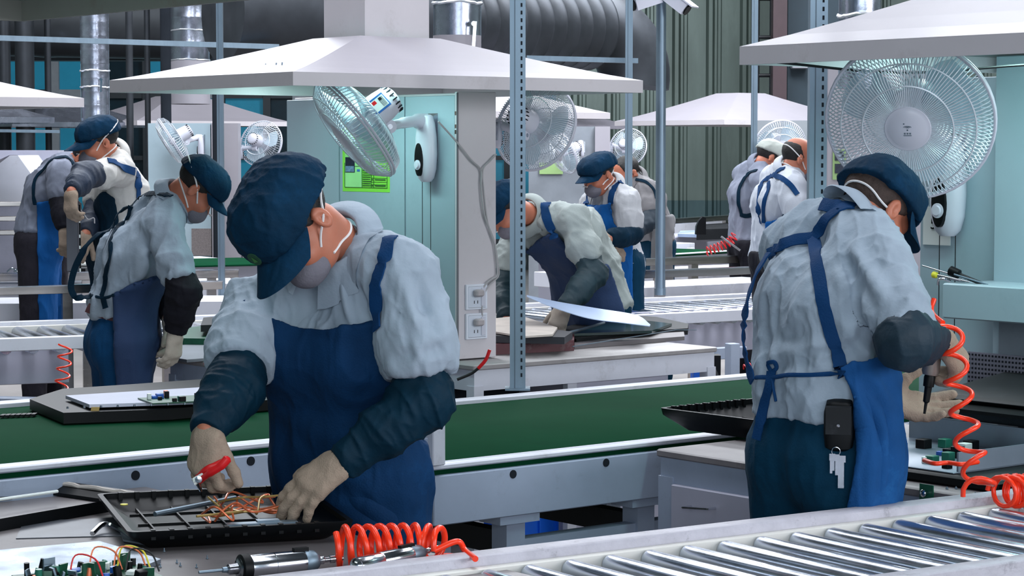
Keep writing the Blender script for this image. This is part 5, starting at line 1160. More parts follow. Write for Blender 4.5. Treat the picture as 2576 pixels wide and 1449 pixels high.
    sh = surf('shirt', shf, lo4, hi4, h * .85, shirt, t, wr=wr_, folds=fl)
    # sleeve covers
    cov = []
    for s, kq in ((1, 'L'), (-1, 'R')):
        if not covers[0 if s > 0 else 1]: cov.append(None); continue
        a, b, c = J['sh' + kq], J['el' + kq], J['wr' + kq]; st = b.lerp(a, slv[0]); ax = (c - b).normalized()
        u_ = union([(st, b, .062, .067), (b, b.lerp(c, .5), .067, .060), (b.lerp(c, .5), b.lerp(c, slv[1] - .06), .058, .040), (b.lerp(c, slv[1] - .06), b.lerp(c, slv[1]), .040, .034)], .02)
        d1 = (st - b).normalized()
        g = lambda P, u_=u_, st=st, d1=d1, a=a, c=c, b=b, ax=ax: np.maximum(np.maximum(u_(P), (P - np.array(st)) @ np.array(d1) - .0), (P - np.array(b.lerp(c, slv[1]))) @ np.array(ax) - .012)
        lo5, hi5 = bb([st, b, c], .10)
        cov.append(surf('sleeve_cover', g, lo5, hi5, h * .8, sleeves, t, wr=[(ax, 26, 7, .006, 31 + s), (ax, 9, 12, .004, 41 + s)]))
    # gloves
    for s, (palm, fg) in HP.items():
        kq = 'L' if s > 0 else 'R'; pts = [q for c in fg for p in c for q in p[:2]] + [palm[0][0], palm[-1][0]]; wr0 = 1
        lo6, hi6 = bb(pts, .035); sc = hands[kq].get('s', 1)
        wv = J['wr' + kq]; Yv = Vector(hands[kq]['Y']).normalized(); gf = hand_field(palm, fg, .0015)
        Fa = (J['el' + kq] - wv).normalized(); surf('glove', lambda P: np.maximum(gf(P), ((P - np.array(wv)) @ np.array(Fa)) - .062), lo6, hi6, .0034 if h < .0075 else .006, glove, t, wr=[((Yv), 40, 60, .0010, 77), (Vector(hands[kq]['Z']), 20, 20, .0012, 81)], smooth=1)
    # hair
    hobj = None
    if hair:
        hr = lambda P: np.maximum(ell(P, W_((0, -.014, .040)), np.array((.080, .098, .083)) * hs, M), np.minimum(((P - C) @ M[:, 1] - .045 * hs), 1) if hair != 'bald' else ((P - C) @ M[:, 2] - .075 * hs))
        def hr2(P):
            q = (P - C) @ M; d = hr(P); d = np.maximum(d, -(q[:, 2] + (.030 if True else 0) * hs + np.maximum(q[:, 1] + .02, 0) * -.9)); 
            d = np.maximum(d, q[:, 1] - .050 * hs)
            if hair == 'bald': d = np.maximum(d, q[:, 1] - .0 * hs + (q[:, 2] - .03) * .8)
            return d
        lo7, hi7 = bb([W_((0, 0, .05))], .13); hobj = surf('hair', hr2, lo7, hi7, .005 if h < .008 else .008, hair_m or HAIR, t, wr=[(M[:, 2], 20, 120, .0012, 5)])
    # cap
    cobj = None
    if cap:
        kx, ky, kz_, ph, fl_ = capk.get('sx', 1), capk.get('sy', 1), capk.get('sz', 1), capk.get('p', 2.6), capk.get('brim', 1.0); tilt = capk.get('tilt', .12); cz = capk.get('cz', .036)
        def cf(P):
            q = ((P - C) @ M) / hs; x, y, z = q[:, 0], q[:, 1] + .006, q[:, 2] - .030
            zt_ = z - tilt * y; r = (np.abs(x / (.094 * kx)) ** ph + np.abs(y / (.112 * ky)) ** ph + np.abs(np.maximum(zt_, -.02) / (.098 * kz_)) ** ph) ** (1 / ph)
            d = (r - 1) * .085; base = cz - .030 - zt_ - .004; d = np.maximum(d, base * .9)
            return d * hs
        lo8, hi8 = bb([W_((0, .04, .05))], .17 * hs)
        cobj = surf('cap', cf, lo8, hi8, .005 if h < .008 else .009, capk.get('m', CAPM), t, wr=[(M[:, 2], 10, 22, .0035 * capk.get('wr', 1), 61), (M[:, 0], 16, 30, .0022 * capk.get('wr', 1), 67)])
        dr_ = capk.get('droop', .25); bl = .128 * fl_
        def bp_(r, a, dz):
            x = (.092 * (1 - r) + .078 * r) * kx * math.sin(a); y = (.100 * ky * (1 - r) + (.052 + bl) * r) * math.cos(a) ** (1 - .25 * r) - .004
            z = cz + .002 - x * x * 3.6 * (.4 + .6 * r) - r * dr_ * .09 + tilt * y + dz; return W_((x, y, z))
        rows = [[bp_(r / 6, -1.22 + 2.44 * k / 32, dz) for k in range(33)] for dz, rs in ((.0016, range(7)), (-.0016, range(6, -1, -1))) for r in rs]
        bb_ = MB(); bb_.loft(rows + [rows[0]], False, False); bb_.build('brim', capk.get('m', CAPM), cobj, ang=60)
        if capk.get('badge', h < .008):
            bvc = bvh(cobj); c0 = W_((0, .2, .068)); l, n, _, _ = bvc.ray_cast(c0, -(c0 - W_((0, 0, .06))).normalized())
            if l: b = MB(); b.lathe(l - n * .001, n, [(0, .018), (.002, .018)], 24); b.build('badge', LOGO, cobj); x_ = n.cross(Vector(M[:, 2])).normalized(); y_ = n.cross(x_); MB().add([l + n * .0022 + y_ * -.010 * 1, l + n * .0022 + x_ * .008 + y_ * .008, l + n * .0022 - x_ * .008 + y_ * .008], [(0, 1, 2)]).build('badge_mark', mat('badge_mark', (60, 120, 60), .6), cobj)
    # mask
    if mask:
        def mf(P):
            q = ((P - C) @ M) / hs; a = ell(q, (0, .070, -.060), (.052, .060, .052)); return np.maximum(np.maximum(a, -(q[:, 1] - .052 + (q[:, 2] + .06) * .05)), np.abs(q[:, 0]) - .050) * hs
        lo9, hi9 = bb([W_((0, .08, -.06))], .085); mo = surf('mask', mf, lo9, hi9, .0045 if h < .008 else .007, mask_m, t, wr=[(M[:, 0], 8, 24, .0015, 90)])
        MB().tube([W_((-.020, .125, -.024)), W_((0, .131, -.020)), W_((.020, .125, -.024))], .003, 6).build('nose_clip', ELAST, mo)
        bvm = bvh(*(x for x in (t, cobj, hobj) if x is not None)); bvm2 = bvm
        for (zb, zf) in capk.get('bands', ((.072, -.045), (-.035, -.075))):
            pts = []
            for i in range(25):
                a = math.pi * (-.72 + 1.44 * i / 24); w = min(1, (1 - abs(i - 12) / 12) * 1.25); z = zf + (zb - zf) * w ** .8
                dr = Vector((math.sin(a), -math.cos(a), 0)); o = np.array([dr.x * .2, dr.y * .2, z]); w0 = W_(o); w1 = W_((0, -.01, z)); l, n, _, _ = bvm2.ray_cast(w0, (w1 - w0).normalized())
                if l is None: l = w0.lerp(w1, .6)
                pts.append(l + (w0 - l).normalized() * .002)
            for _ in range(2): pts = [pts[0]] + [(pts[i - 1] + pts[i] * 2 + pts[i + 1]) / 4 for i in range(1, len(pts) - 1)] + [pts[-1]]
            MB().tube(bez(pts, 3), .0030 if h < .008 else .0035, 6).build('elastic', ELAST, mo)
    # collar
    if collar:
        ax = (W_((0, -.022, -.045)) - nek).normalized(); fr = (f - ax * f.dot(ax)).normalized(); sd = ax.cross(fr)
        bvs = bvh(sh); gap = .30 if h < .008 else .4; n_ = 40
        def ring(hh, r, tip=0, snap=False):
            o = []
            for i in range(n_ + 1):
                a = gap + (2 * math.pi - 2 * gap) * i / n_; e = max(0, 1 - min(i, n_ - i) / (n_ * .22)); rr_ = r + tip * e; p = nek + ax * (hh - colh - tip * .75 * e) + (fr * math.cos(a) + sd * math.sin(a)) * rr_
                if snap:
                    l, nn, _, _ = bvs.find_nearest(p)
                    if l is not None and nn is not None and (p - l).dot(nn) < .006: p = l + nn * .006
                o.append(p)
            return o
        q = neck_s; rings = [ring(.045, .070 * q), ring(.070, .064 * q), ring(.088, .066 * q), ring(.090, .072 * q), ring(.074, .086 * q, .012), ring(.046, .104 * q + flap, .030 + flap, True), ring(.042, .103 * q + flap, .029 + flap, True), ring(.070, .080 * q, .010), ring(.080, .070 * q)]
        b = MB(); b.loft(rings, False, False); b.build('collar', shirt, t, ang=70)
    # apron from the clothed body
    clothed = lambda P: np.minimum(smin(shf(P), trf(P), .05), smin(shu(P) + .0, trf(P), .05))
    out = dict(t=t, J=J, f=f, flat=flat, lat=lat, shirt=sh, trousers=tro, cov=cov, cap=cobj, W=W_, M=M, C=C, hip=hip, pel=pel)
    if apron:
        def af(P):
            base = smin(shf0(P), tr(P), .06); reg = None
            px = topx(P); dep = P[:, 1] / FPX
            for r in apron:
                if r[0] == 'px': d = poly_d(px, r[1]) * dep
                if r[0] == 'front':      # geometric: front half of the body between two heights
                    d = np.maximum(np.maximum(-((P - np.array(pel)) @ np.array(f)) + r[3], r[1] - P[:, 2]), P[:, 2] - r[2])
                if r[0] == 'near': d = np.maximum(d, 0) if False else d
                reg = d if reg is None else np.minimum(reg, d)
            return np.maximum(np.abs(base - ap_off) - max(.005, h * .8), reg)
        shf0 = union(torso(.012) + (extra or []), .04)
        lo9, hi9 = bb([J['shL'], J['shR'], pel, hip[1], hip[-1]], .25); lo9[2] = .42
        afl = None
        if apf:
            P0, F0 = snet(af, lo9, hi9, .012); bv0 = BVHTree.FromPolygons(P0.tolist(), F0.tolist()); afl = []
            for (x0, y0, x1, y1, w, amp) in apf: a, _ = hit(bv0, x0, y0, pel.y); b, _ = hit(bv0, x1, y1, pel.y); afl.append((a, b, w, amp))
        out['apron'] = surf('apron', af, lo9, hi9, h * .85, apm, t, wr=[(ZZ, 3, 9, .007, 51), (lat, 7, 4, .003, 57)], folds=afl)
    out['bv'] = bvh(sh, out.get('apron')); return out
# ---------------------------------------------------------------- the workers
V_ = Vector
# 1. foreground worker
w1 = worker('foreground worker in navy cap, mask and blue bib apron, bending over the open black shell', dict(
    pel=(885, 1150, 5.42), wai=(868, 1010, 5.40), che=(850, 880, 5.33), nek=(868, 632, 5.27), shL=(1022, 700, 5.16), shR=(652, 775, 5.40), elL=(1066, 1010, 5.12), wrL=(862, 1160, 5.09),
    elR=(590, 970, 5.20), wrR=(522, 1080, 5.09), head=(752, 562, 5.12)), (-.62, -.78), ((-.70, -.45, .50), (-.40, -.45, -.80)),
    dict(L=dict(Y=(-.78, -.22, -.58), Z=(-.30, -.70, .62), side=1, curl=((.25, .35, .3), (.22, .3, .3), (.2, .3, .3), (.25, .3, .3)), spread=.16, thumb=(.5, .35), s=1.06),
         R=dict(Y=(-.12, -.10, -1), Z=(-.62, -.78, .05), side=-1, curl=((.55, .9, .5), (.6, .95, .6), (.6, 1.0, .6), (.5, .9, .5)), spread=.10, thumb=(.9, .2), s=1.04)),
    h=.006, hs=1.0, neck_s=1.0, waist=.10, shirt_end=.02, bulk=1.0, slv=(.28, .98), capk=dict(sx=1.12, sy=1.20, sz=1.30, wr=1.1, brim=1.2, tilt=.04, droop=.4, bands=((.03, -.045), (-.12, -.085))),
    folds_px=[(1010, 700, 1060, 860, .018, .008), (1060, 760, 1110, 930, .02, -.009), (960, 700, 940, 800, .016, .007), (1000, 830, 1090, 800, .02, .010), (1000, 900, 1100, 870, .018, -.009), (1010, 960, 1110, 900, .018, .009), (900, 720, 925, 800, .012, -.007), (860, 700, 880, 800, .012, .007)],
    apron=[('px', [(606, 752), (640, 775), (700, 806), (770, 826), (850, 828), (968, 808), (972, 880), (988, 960), (1012, 1050), (1075, 1120), (1104, 1350), (1110, 1700), (560, 1700), (640, 1350), (645, 1160), (665, 1100), (640, 1000), (600, 900)])],
    apf=[(760, 840, 740, 1000, .03, .006), (900, 850, 930, 1010, .03, -.008), (700, 860, 690, 1040, .03, .008), (820, 1130, 1085, 1230, .025, -.014), (860, 1180, 1090, 1320, .03, .014), (780, 1130, 1000, 1330, .028, -.012), (690, 1110, 760, 1300, .028, .012), (700, 1080, 1000, 1120, .025, -.012)],
    baggy=.012, flap=.010, colh=.012, ap_off=.016)
bv = w1['bv']
strap(bv, [(952, 830), (950, 780), (948, 730), (960, 680), (975, 630), (986, 600)], .032, STRAPM, w1['t'], 'apron_strap', label='blue apron strap over the left shoulder')
# snips in the right hand
t = thing('wire_snips', 'red handled wire snips in the right glove of the foreground worker', 'snips', PY(520, 1195, 5.04))
MB().tube(bez([PY(502, 1210, 5.03), PY(528, 1190, 5.0), PY(556, 1172, 4.99), PY(576, 1150, 4.99)], 6), [.007] * 6 + [.009] * 6 + [.010] * 6 + [.004], 12).build('handle', REDP, t)
MB().tube(bez([PY(498, 1200, 5.07), PY(520, 1180, 5.05), PY(545, 1168, 5.05), PY(570, 1158, 5.06)], 6), .007, 12).build('handle', REDP, t)
MB().tube([PY(512, 1196, 5.03), PY(488, 1212, 5.03), PY(484, 1204, 5.03)], [.007, .009, .003], 8).build('blade', PAPER, t)
MB().lathe(PY(500, 1206, 5.015), (0, -1, 0), [(0, .008), (.004, .008), (.005, .003)], 16).build('pivot', CHROME, t)
MB().tube([PY(498, 1212, 5.05), PY(506, 1236, 5.06)], [.008, .003], 8).build('blade', CHROME, t)
# 2. right foreground worker seen from behind
w2 = worker('worker at the right seen from behind, with blue apron straps, holding an air drill', dict(
    pel=(2058, 1130, 5.50), wai=(2062, 960, 5.50), che=(2075, 770, 5.52), nek=(2135, 560, 5.56), shL=(1992, 625, 5.68), shR=(2212, 665, 5.40), elR=(2280, 850, 5.26), wrR=(2362, 846, 5.42),
    elL=(2130, 880, 5.86), wrL=(2222, 1005, 5.70), head=(2196, 530, 5.60)), (.80, .60), ((.52, .42, .60), (.50, .36, -.78)),
    dict(R=dict(Y=(.45, .15, -.55), Z=(.55, -.55, .55), side=-1, curl=((.7, .9, .6),) * 4, thumb=(.8, .3), s=1.0),
         L=dict(Y=(.93, .05, -.22), Z=(-.05, .62, -.72), side=1, curl=((.15, .2, .2), (.12, .2, .2), (.2, .2, .2), (.3, .3, .3)), spread=.16, thumb=(.5, .3), s=1.06)),
    h=.006, waist=.10, shirt_end=-.085, bulk=1.05, slv=(.12, .98), glove=GLOVE, capk=dict(sx=1.05, sy=1.02, sz=1.08, tilt=.10, wr=.9, bands=((.0, -.045), (-.045, -.08))), sleeves=mat('sleeve_teal', (6, 40, 56), .65, var=.3, bump=.3, bscale=90),
    folds_px=[(2130, 640, 2160, 800, .02, -.010), (2150, 620, 2230, 760, .02, .010), (2120, 700, 2200, 880, .022, .010), (2180, 880, 2300, 780, .02, .012), (2200, 830, 2310, 760, .016, -.009), (2000, 660, 1980, 860, .022, .008), (2030, 700, 2060, 900, .02, .007), (1930, 760, 1920, 930, .02, -.008), (1940, 900, 2080, 860, .022, .009), (2000, 930, 2150, 870, .02, -.009), (2130, 820, 2200, 940, .02, .010), (1960, 700, 1930, 850, .016, .007)],
    apron=[('px', [(2112, 925), (2180, 905), (2300, 860), (2300, 1300), (2290, 1700), (2080, 1700), (2118, 1330), (2150, 1180), (2168, 1080), (2150, 1000)])], apm=mat('apron_denim_faded', (22, 76, 132), .8, spec=.15, var=.25, scale=5, bump=.3, bscale=220, dirt=((50, 120, 180), .4, 5)), ap_off=.02, neck_s=1.0, hair_m=mat('cropped_hair', (62, 46, 40), .7, var=.4, scale=60, bump=.4, bscale=300), colh=.045, apf=[(2170, 1000, 2190, 1280, .025, .012), (2150, 960, 2230, 1100, .02, -.010), (2215, 1000, 2210, 1280, .02, -.010), (2190, 940, 2235, 1020, .015, .008)])
bv = bvh(w2['shirt'], w2['apron'], w2['trousers']); S = lambda pts, w=.030, n='apron_strap', m=STRAPM, **k: strap(bv, pts, w, m, w2['t'], n, d=5.45, **k)
S([(2150, 522), (2100, 538), (2070, 570), (2048, 600)]); S([(2048, 598), (2056, 660), (2068, 740), (2088, 830), (2108, 900), (2122, 944)], .032)
S([(2048, 600), (2010, 604), (1968, 618), (1938, 640)]); strap(bv, [(2070, 516), (2100, 522), (2150, 524)], .034, STRAPM, w2['t'], 'apron_strap')
S([(1938, 640, 5.58), (1908, 690, 5.56), (1885, 760, 5.54), (1876, 830, 5.54), (1882, 900, 5.54), (1898, 960, 5.50)], .026, snap=False)
S([(1905, 952), (1960, 950), (2030, 944), (2118, 938)], .010, 'waist_tie')
S([(1944, 935), (1938, 975), (1922, 1030), (1906, 1105)], .026, 'waist_tie', snap=False)
S([(1944, 935), (1936, 915), (1948, 908), (1956, 925), (1946, 938)], .010, 'waist_tie'); S([(1944, 940), (1950, 975), (1956, 1010)], .006, 'waist_tie')
# belt pouch and keys
t = thing('belt_pouch', 'black leather pouch on the belt of the right foreground worker', 'pouch', PY(2115, 1060, 5.30)); q, n = hit(bv, 2112, 1062, 5.36)
q = q + n * .012; fo = n; sd = n.cross(ZZ).normalized()
rings = []
for h_, w_, d_ in ((.058, .016, .008), (.054, .030, .016), (.03, .036, .022), (-.02, .036, .024), (-.048, .033, .020), (-.058, .020, .010)): rings.append([q + ZZ * h_ + sd * w_ * (abs(math.cos(a)) ** .6) * (1 if math.cos(a) > 0 else -1) + fo * d_ * (abs(math.sin(a)) ** .6) * (1 if math.sin(a) > 0 else -1) for a in [2 * math.pi * j / 28 for j in range(28)]])
MB().loft(rings[::-1]).build('pouch_body', BLACK, t); MB().obox(q + fo * .022 + ZZ * .022, sd * .030, fo * .004, ZZ * .032).build('flap', BLACKM, t); MB().lathe(q + fo * .026 + ZZ * .012, fo, [(0, .004), (.002, .004), (.003, .001)], 12).build('stud', CHROME, t)
t = thing('key_bunch', 'bunch of silver keys hanging from the belt of the right foreground worker', 'keys', PY(2105, 1180, 5.28)); K0, n = hit(bv, 2100, 1140, 5.36); K0 = K0 + n * .020
MB().tube([K0 + sd * .010 * math.cos(a) + ZZ * .010 * math.sin(a) for a in [2 * math.pi * j / 16 for j in range(17)]], .0012, 6, False).build('ring', CHROME, t)
for i, (dx, L_, w_) in enumerate(((-.012, .075, .007), (-.002, .045, .004), (.008, .035, .004), (.012, .042, .003))):
    c = K0 + sd * dx - ZZ * (.012 + L_ / 2) + n * .002 * i; MB().obox(c, sd * w_, n * .0008, ZZ * L_ / 2).obox(c + ZZ * L_ * .42, sd * w_ * 1.5, n * .001, ZZ * .008).build('key', CHROME, t)
# drill in the right hand
t = thing('air_drill', 'upright air drill with dark chuck held by the right foreground worker over the black shell', 'drill', PY(2335, 960, 5.42))
a = PY(2352, 858, 5.44); b = PY(2330, 1010, 5.44); ax = (b - a).normalized(); L_ = (b - a).length
MB().lathe(a, ax, [(0, .014), (.006, .020), (L_ * .5, .0215), (L_ * .56, .018)], 28).build('body', mat('drill_grey', (150, 140, 134), .35, .6), t)
MB().lathe(a, ax, [(L_ * .55, .012), (L_ * .6, .014), (L_ * .75, .013), (L_ * .76, .009), (L_, .008), (L_ + .004, .004), (L_ + .03, .003)], 24).build('chuck', BLACK, t)
MB().lathe(a, -ax, [(0, .007), (.02, .007), (.021, .009), (.032, .009)], 16).build('air_fitting', CHROME, t)
# 3. worker in jeans
w3 = worker('worker in blue jeans and navy cap bending forward, seen from the side', dict(
    pel=(298, 850, 9.38), wai=(300, 770, 9.38), che=(335, 640, 9.34), nek=(432, 506, 9.3), shR=(412, 575, 9.16), shL=(370, 545, 9.52), elR=(462, 735, 9.08), wrR=(440, 838, 9.12), elL=(440, 700, 9.5), wrL=(425, 800, 9.3), head=(492, 472, 9.28)),
    (.93, .36), ((.78, .05, .58), (.52, .22, -.80)), dict(R=dict(Y=(-.1, .1, -1), Z=(.8, -.5, 0), side=-1, curl=((.4, .6, .4),) * 4, thumb=(.6, .3)), L=dict(Y=(.0, .1, -1), Z=(.8, .4, 0), side=1, curl=((.4, .6, .4),) * 4, thumb=(.6, .3))),
    h=.0095, trousers=JEAN, sleeves=SLEEVEB, glove=GLOVEW, waist=.12, shirt_end=-.09, bulk=1.02, slv=(.25, .92), capk=dict(sx=1.0, sy=1.05, sz=1.08, bands=((.055, -.03), (-.03, -.07))), apm=mat('apron_slate', (28, 54, 92), .8, var=.15, scale=5, bump=.3, bscale=200),
    folds_px=[(360, 520, 385, 640, .03, -.016), (390, 600, 350, 700, .03, .014), (300, 560, 270, 680, .03, .012), (330, 640, 290, 730, .03, -.012), (400, 640, 470, 600, .03, .012), (410, 690, 470, 660, .025, -.010), (250, 600, 240, 700, .03, .010)],
    apron=[('px', [(285, 742), (340, 712), (420, 690), (460, 690), (440, 800), (415, 900), (395, 1000), (395, 1500), (288, 1500), (292, 1000), (287, 850)])], ap_off=.02, colh=.03)
bv = w3['bv']; S = lambda pts, w=.03, n='apron_strap', **k: strap(bv, pts, w, NAVY, w3['t'], n, d=9.3, **k)
S([(432, 496), (400, 490), (350, 500), (310, 530), (282, 560), (250, 590, 9.3), (215, 625, 9.3), (190, 670, 9.3), (178, 720, 9.3), (188, 745, 9.3), (205, 750, 9.3), (222, 742, 9.3)], .026)
S([(330, 520), (300, 570), (282, 630), (268, 690), (258, 745)], .026); S([(225, 745), (262, 750), (290, 742)], .012, 'waist_tie'); S([(262, 750), (268, 775)], .03, 'waist_tie')
strap(bvh(w3['trousers']), [(222, 775), (260, 790), (300, 800)], .04, mat('brown_belt', (70, 34, 38), .5), w3['t'], 'belt', d=9.3)
# 4. stooping worker at the parts bench
w4 = worker('stooping worker in blue apron leaning over the parts bench behind the slotted post', dict(
    pel=(1496, 760, 10.95), wai=(1476, 670, 10.9), che=(1430, 590, 10.8), nek=(1340, 545, 10.68), shL=(1440, 556, 10.56), shR=(1300, 590, 10.9), elL=(1492, 690, 10.5), wrL=(1420, 772, 10.35), elR=(1262, 720, 10.8), wrR=(1275, 800, 10.6), head=(1276, 522, 10.52)),
    (-.80, -.50), ((-.70, -.25, .60), (-.50, -.25, -.78)), dict(L=dict(Y=(-.35, -.1, -.9), Z=(-.3, -.8, .2), side=1, curl=((.3, .5, .4),) * 4), R=dict(Y=(.2, -.1, -.9), Z=(-.3, -.8, .2), side=-1, curl=((.4, .6, .4),) * 4)),
    h=.010, shirt=mat('shirt_green_grey', (150, 160, 158), .75, var=.07, bump=.25, bscale=120), glove=GLOVEW, sleeves=mat('sleeve_green', (8, 44, 54), .65, var=.3, bump=.3, bscale=90), waist=.08, shirt_end=.05, bulk=1.1, slv=(.30, .98),
    apron=[('px', [(1318, 640), (1350, 608), (1382, 588), (1400, 592), (1430, 625), (1450, 660), (1530, 668), (1552, 720), (1572, 790), (1590, 1500), (1300, 1500), (1340, 830), (1320, 760), (1305, 700)])], apm=mat('apron_slate', (28, 54, 92), .8), ap_off=.02)
strap(w4['bv'], [(1395, 600), (1380, 560), (1372, 520), (1375, 508)], .045, STRAPM, w4['t'], 'apron_strap', d=10.6)
# 5. upright worker
w5 = worker('upright worker in flat navy cap, grey mask and bright blue bib apron, hands folded', dict(
    pel=(1545, 655, 12.6), wai=(1540, 610, 12.6), che=(1538, 555, 12.58), nek=(1535, 482, 12.55), shL=(1580, 508, 12.38), shR=(1492, 512, 12.72), elL=(1588, 585, 12.36), wrL=(1535, 600, 12.2), elR=(1482, 585, 12.55), wrR=(1510, 610, 12.3), head=(1507, 440, 12.46)),
    (-.62, -.78), ((-.30, -.22, .90), (-.62, -.50, -.48)), dict(L=dict(Y=(-.9, -.1, -.2), Z=(0, -.8, .5), side=1, curl=((.5, .6, .4),) * 4), R=dict(Y=(.7, -.3, -.4), Z=(0, -.8, .5), side=-1, curl=((.5, .6, .4),) * 4)),
    h=.010, shirt=SHIRTW, sleeves=NAVY, apm=APRB, bulk=.98, waist=.1, shirt_end=.06, slv=(.12, .98), hs=.93, capk=dict(sx=1.02, sy=1.08, sz=.98, p=3.0, tilt=.02, bands=((.0, -.045), (-.05, -.08))),
    apron=[('px', [(1470, 512), (1500, 516), (1536, 510), (1545, 560), (1556, 575), (1590, 600), (1590, 900), (1470, 900), (1490, 600)])], ap_off=.018)
strap(w5['bv'], [(1538, 512), (1542, 485), (1556, 462), (1566, 458)], .04, STRAPM, w5['t'], 'apron_strap', d=12.4); strap(w5['bv'], [(1474, 514), (1482, 495), (1490, 488)], .035, STRAPM, w5['t'], 'apron_strap', d=12.5)
# 6. masked worker holding a panel upright
w6 = worker('masked worker at the left in a navy cap, gripping an upright grey panel', dict(
    pel=(305, 640, 11.8), wai=(305, 560, 11.8), che=(305, 485, 11.75), nek=(285, 400, 11.7), shL=(305, 432, 11.52), shR=(262, 438, 11.95), elL=(215, 440, 11.25), wrL=(180, 482, 11.08), elR=(240, 540, 11.8), wrR=(215, 590, 11.6), head=(250, 358, 11.56)),
    (-.80, -.55), ((-.25, -.15, .95), (-.80, -.42, -.38)), dict(L=dict(Y=(-.05, -.1, -1), Z=(-.6, -.7, .1), side=1, curl=((.5, .8, .6),) * 4), R=dict(Y=(-.3, -.3, -.9), Z=(.2, -.9, .1), side=-1, curl=((.5, .7, .6),) * 4)),
    h=.0095, shirt=mat('shirt_cream', (196, 194, 190), .75, var=.06, bump=.25, bscale=120), sleeves=mat('sleeve_ink', (24, 40, 62), .65, var=.3, bump=.3, bscale=90), apm=NAVY, bulk=1.0, waist=.1, shirt_end=.05, slv=(.30, .90), capk=dict(sx=1.02, sy=1.06, sz=1.05, tilt=-.02, brim=1.1, bands=((.085, -.03), (-.04, -.08))),
    apron=[('px', [(240, 500), (262, 480), (290, 500), (300, 560), (310, 900), (200, 900), (215, 640)])], ap_off=.018)
strap(w6['bv'], [(270, 405), (300, 418), (330, 430), (346, 440), (347, 465), (346, 500)], .04, STRAPM, w6['t'], 'apron_strap', d=11.6)
t = thing('display_board', 'narrow dark grey panel held upright by the masked worker at the left', 'board', PY(185, 684, 11.22))
MB().box((PY(167, 600, 11.2).x, 11.2, PY(0, 682, 11.2).z), (PY(197, 600, 11.2).x, 11.24, PY(0, 520, 11.2).z), .003).build('board', mat('panel_dark_grey', (86, 88, 96), .5), t)
b = MB(); xx = PY(201, 600, 11.19).x; b.box((xx - .004, 11.19, PY(0, 682, 11.2).z), (xx + .003, 11.2, PY(0, 515, 11.2).z)); b.build('edge_strip', BLACK, t)
b = MB(); [b.box((xx - .003, 11.185, PY(0, y + 8, 11.2).z), (xx + .003, 11.19, PY(0, y, 11.2).z)) for y in (535, 552, 590, 618, 675)]; b.build('edge_mark', PAPER, t)
MB().tube(bez([PY(203, 528, 11.2), PY(212, 540, 11.2), PY(222, 552, 11.2), PY(236, 548, 11.2), PY(238, 562, 11.2)], 5), .003, 6).build('panel_cable', CABLE, label='thin cable hanging from the upright grey panel', cat='cable')
# 7. grey t-shirt worker
w7 = worker('worker in grey t-shirt and bright blue apron bending down at the far left', dict(
    pel=(108, 600, 12.3), wai=(108, 550, 12.3), che=(125, 480, 12.25), nek=(172, 415, 12.15), shR=(152, 440, 12.0), shL=(140, 430, 12.42), elR=(158, 510, 11.98), wrR=(165, 575, 11.9), elL=(170, 520, 12.4), wrL=(190, 580, 12.3), head=(215, 402, 12.12)),
    (.92, -.25), ((.72, -.05, .62), (.62, -.12, -.76)), dict(R=dict(Y=(.1, -.1, -1), Z=(.5, -.8, 0), side=-1, curl=((.5, .7, .6),) * 4)),
    h=.010, shirt=TEE, trousers=TROUSD, sleeves=SLEEVEB, glove=GLOVE, apm=APRB, cap=False, mask=False, collar=False, bulk=.98, waist=.06, shirt_end=-.04, slv=(.2, .95), capk=dict(),
    apron=[('px', [(92, 508), (130, 505), (150, 520), (155, 600), (160, 900), (98, 900), (95, 600)])], ap_off=.02)
strap(w7['bv'], [(90, 515), (86, 480), (96, 440), (125, 408), (160, 396), (178, 405), (185, 425)], .022, NAVY, w7['t'], 'apron_strap', d=12.2)
# 8. bald worker
w8 = worker('bald masked worker in white shirt with blue straps, beside the right slotted post', dict(
    pel=(1955, 640, 13.0), wai=(1955, 580, 13.0), che=(1958, 510, 12.95), nek=(1982, 438, 12.9), shR=(1992, 468, 12.72), shL=(1945, 452, 13.1), elR=(2000, 545, 12.68), wrR=(2042, 575, 12.8), elL=(1990, 540, 13.2), wrL=(2040, 570, 13.1), head=(2008, 402, 12.85)),
    (.88, .40), ((.35, .10, .92), (.85, .12, -.42)), dict(R=dict(Y=(.8, .1, -.3), Z=(.2, -.6, .7), side=-1, curl=((.5, .7, .6),) * 4)),
    h=.010, shirt=mat('shirt_white', (190, 196, 206), .7, var=.06, bump=.25, bscale=120), sleeves=NAVY, apm=APRB, cap=False, hair='bald', bulk=1.05, waist=.02, shirt_end=.02, slv=(.1, .95), trousers=SLEEVEB, shirt_wr=[(V_((.2, 0, 1)), 4, 13, .012, 11), (V_((0, 1, 0)), 9, 5, .005, 23)],
    apron=[('px', [(1925, 560), (1960, 552), (2010, 560), (2060, 555), (2060, 900), (1925, 900)])], ap_off=.02, capk=dict(bands=((.05, -.045), (-.05, -.08))))
S = lambda pts, w=.03, **k: strap(w8['bv'], pts, w, STRAPM, w8['t'], 'apron_strap', d=12.8, **k)
S([(1975, 425), (1950, 440), (1925, 452), (1912, 480), (1908, 520), (1915, 560)]); S([(1945, 440), (1970, 450), (1992, 470), (2006, 490)]); S([(1940, 442), (1935, 470), (1925, 500), (1922, 560)], .025)
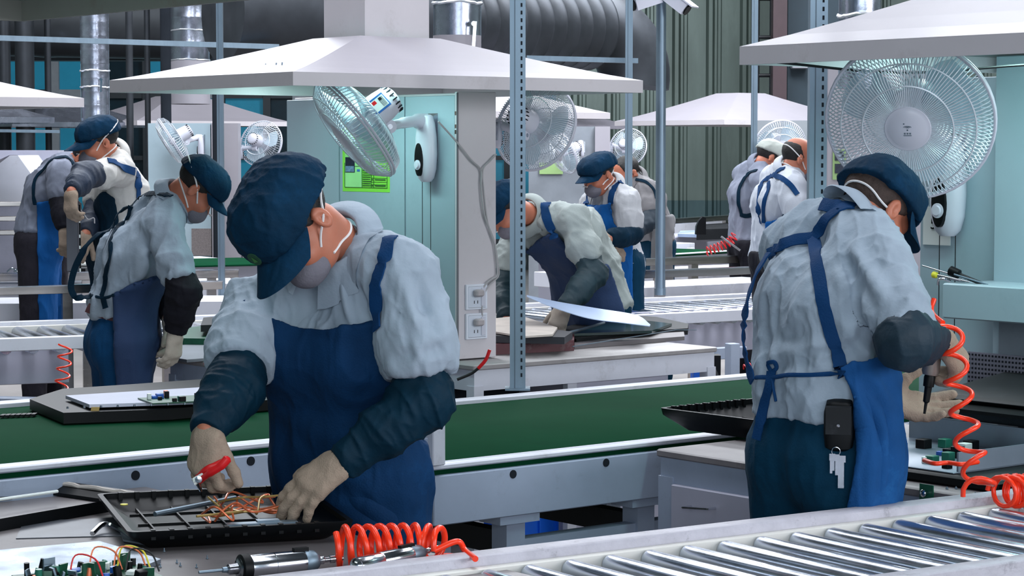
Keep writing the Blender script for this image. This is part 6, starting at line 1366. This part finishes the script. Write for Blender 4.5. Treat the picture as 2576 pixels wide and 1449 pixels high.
# 9, 10. half hidden workers
w9 = worker('half hidden worker in a grey smock with dark tie, behind the bald worker', dict(
    pel=(1885, 610, 15.4), wai=(1884, 560, 15.4), che=(1884, 490, 15.35), nek=(1912, 425, 15.3), shR=(1915, 452, 15.1), shL=(1870, 440, 15.5), elR=(1935, 520, 15.1), wrR=(1975, 540, 15.2), elL=(1920, 520, 15.5), wrL=(1960, 550, 15.5), head=(1935, 398, 15.25)),
    (.9, .3), ((.5, .1, .8), (.75, .15, -.5)), dict(R=dict(Y=(.9, 0, -.2), Z=(0, -.6, .7), side=-1)), h=.013, shirt=TEE, trousers=SLEEVEB, covers=(False, False), cap=True, capk=dict(m=mat('cap_pale', (170, 176, 170), .8), badge=False), mask=False, waist=.02, shirt_end=-.02, glove=GLOVEW)
strap(w9['bv'], [(1905, 430), (1880, 440), (1862, 470), (1858, 510), (1866, 540)], .025, NAVY, w9['t'], 'apron_strap', d=15.2); strap(w9['bv'], [(1862, 538), (1885, 542), (1912, 536)], .03, NAVY, w9['t'], 'waist_tie', d=15.2)
w10 = worker('half hidden worker in a grey shirt with dark sleeves, behind the upright worker', dict(
    pel=(1640, 610, 15.6), wai=(1636, 560, 15.6), che=(1625, 500, 15.5), nek=(1592, 455, 15.4), shL=(1622, 478, 15.3), shR=(1590, 478, 15.7), elL=(1640, 545, 15.25), wrL=(1605, 585, 15.1), elR=(1590, 545, 15.6), wrR=(1590, 580, 15.4), head=(1578, 438, 15.35)),
    (-.75, -.6), ((-.5, -.2, .8), (-.6, -.4, -.6)), dict(L=dict(Y=(-.7, -.1, -.5), Z=(-.2, -.7, .5), side=1)), h=.013, shirt=mat('shirt_taupe', (128, 126, 128), .8, var=.1, bump=.25, bscale=120), sleeves=mat('sleeve_ink2', (14, 34, 48), .7), cap=False, mask=False, waist=.02, shirt_end=-.02, slv=(.2, .98), glove=GLOVEW,
    apron=[('px', [(1640, 540), (1700, 540), (1692, 600), (1692, 900), (1625, 900)])], apm=mat('apron_grey', (120, 120, 122), .8))
strap(w10['bv'], [(1600, 452), (1625, 458), (1645, 480), (1650, 500)], .02, NAVY, w10['t'], 'apron_strap', d=15.3)
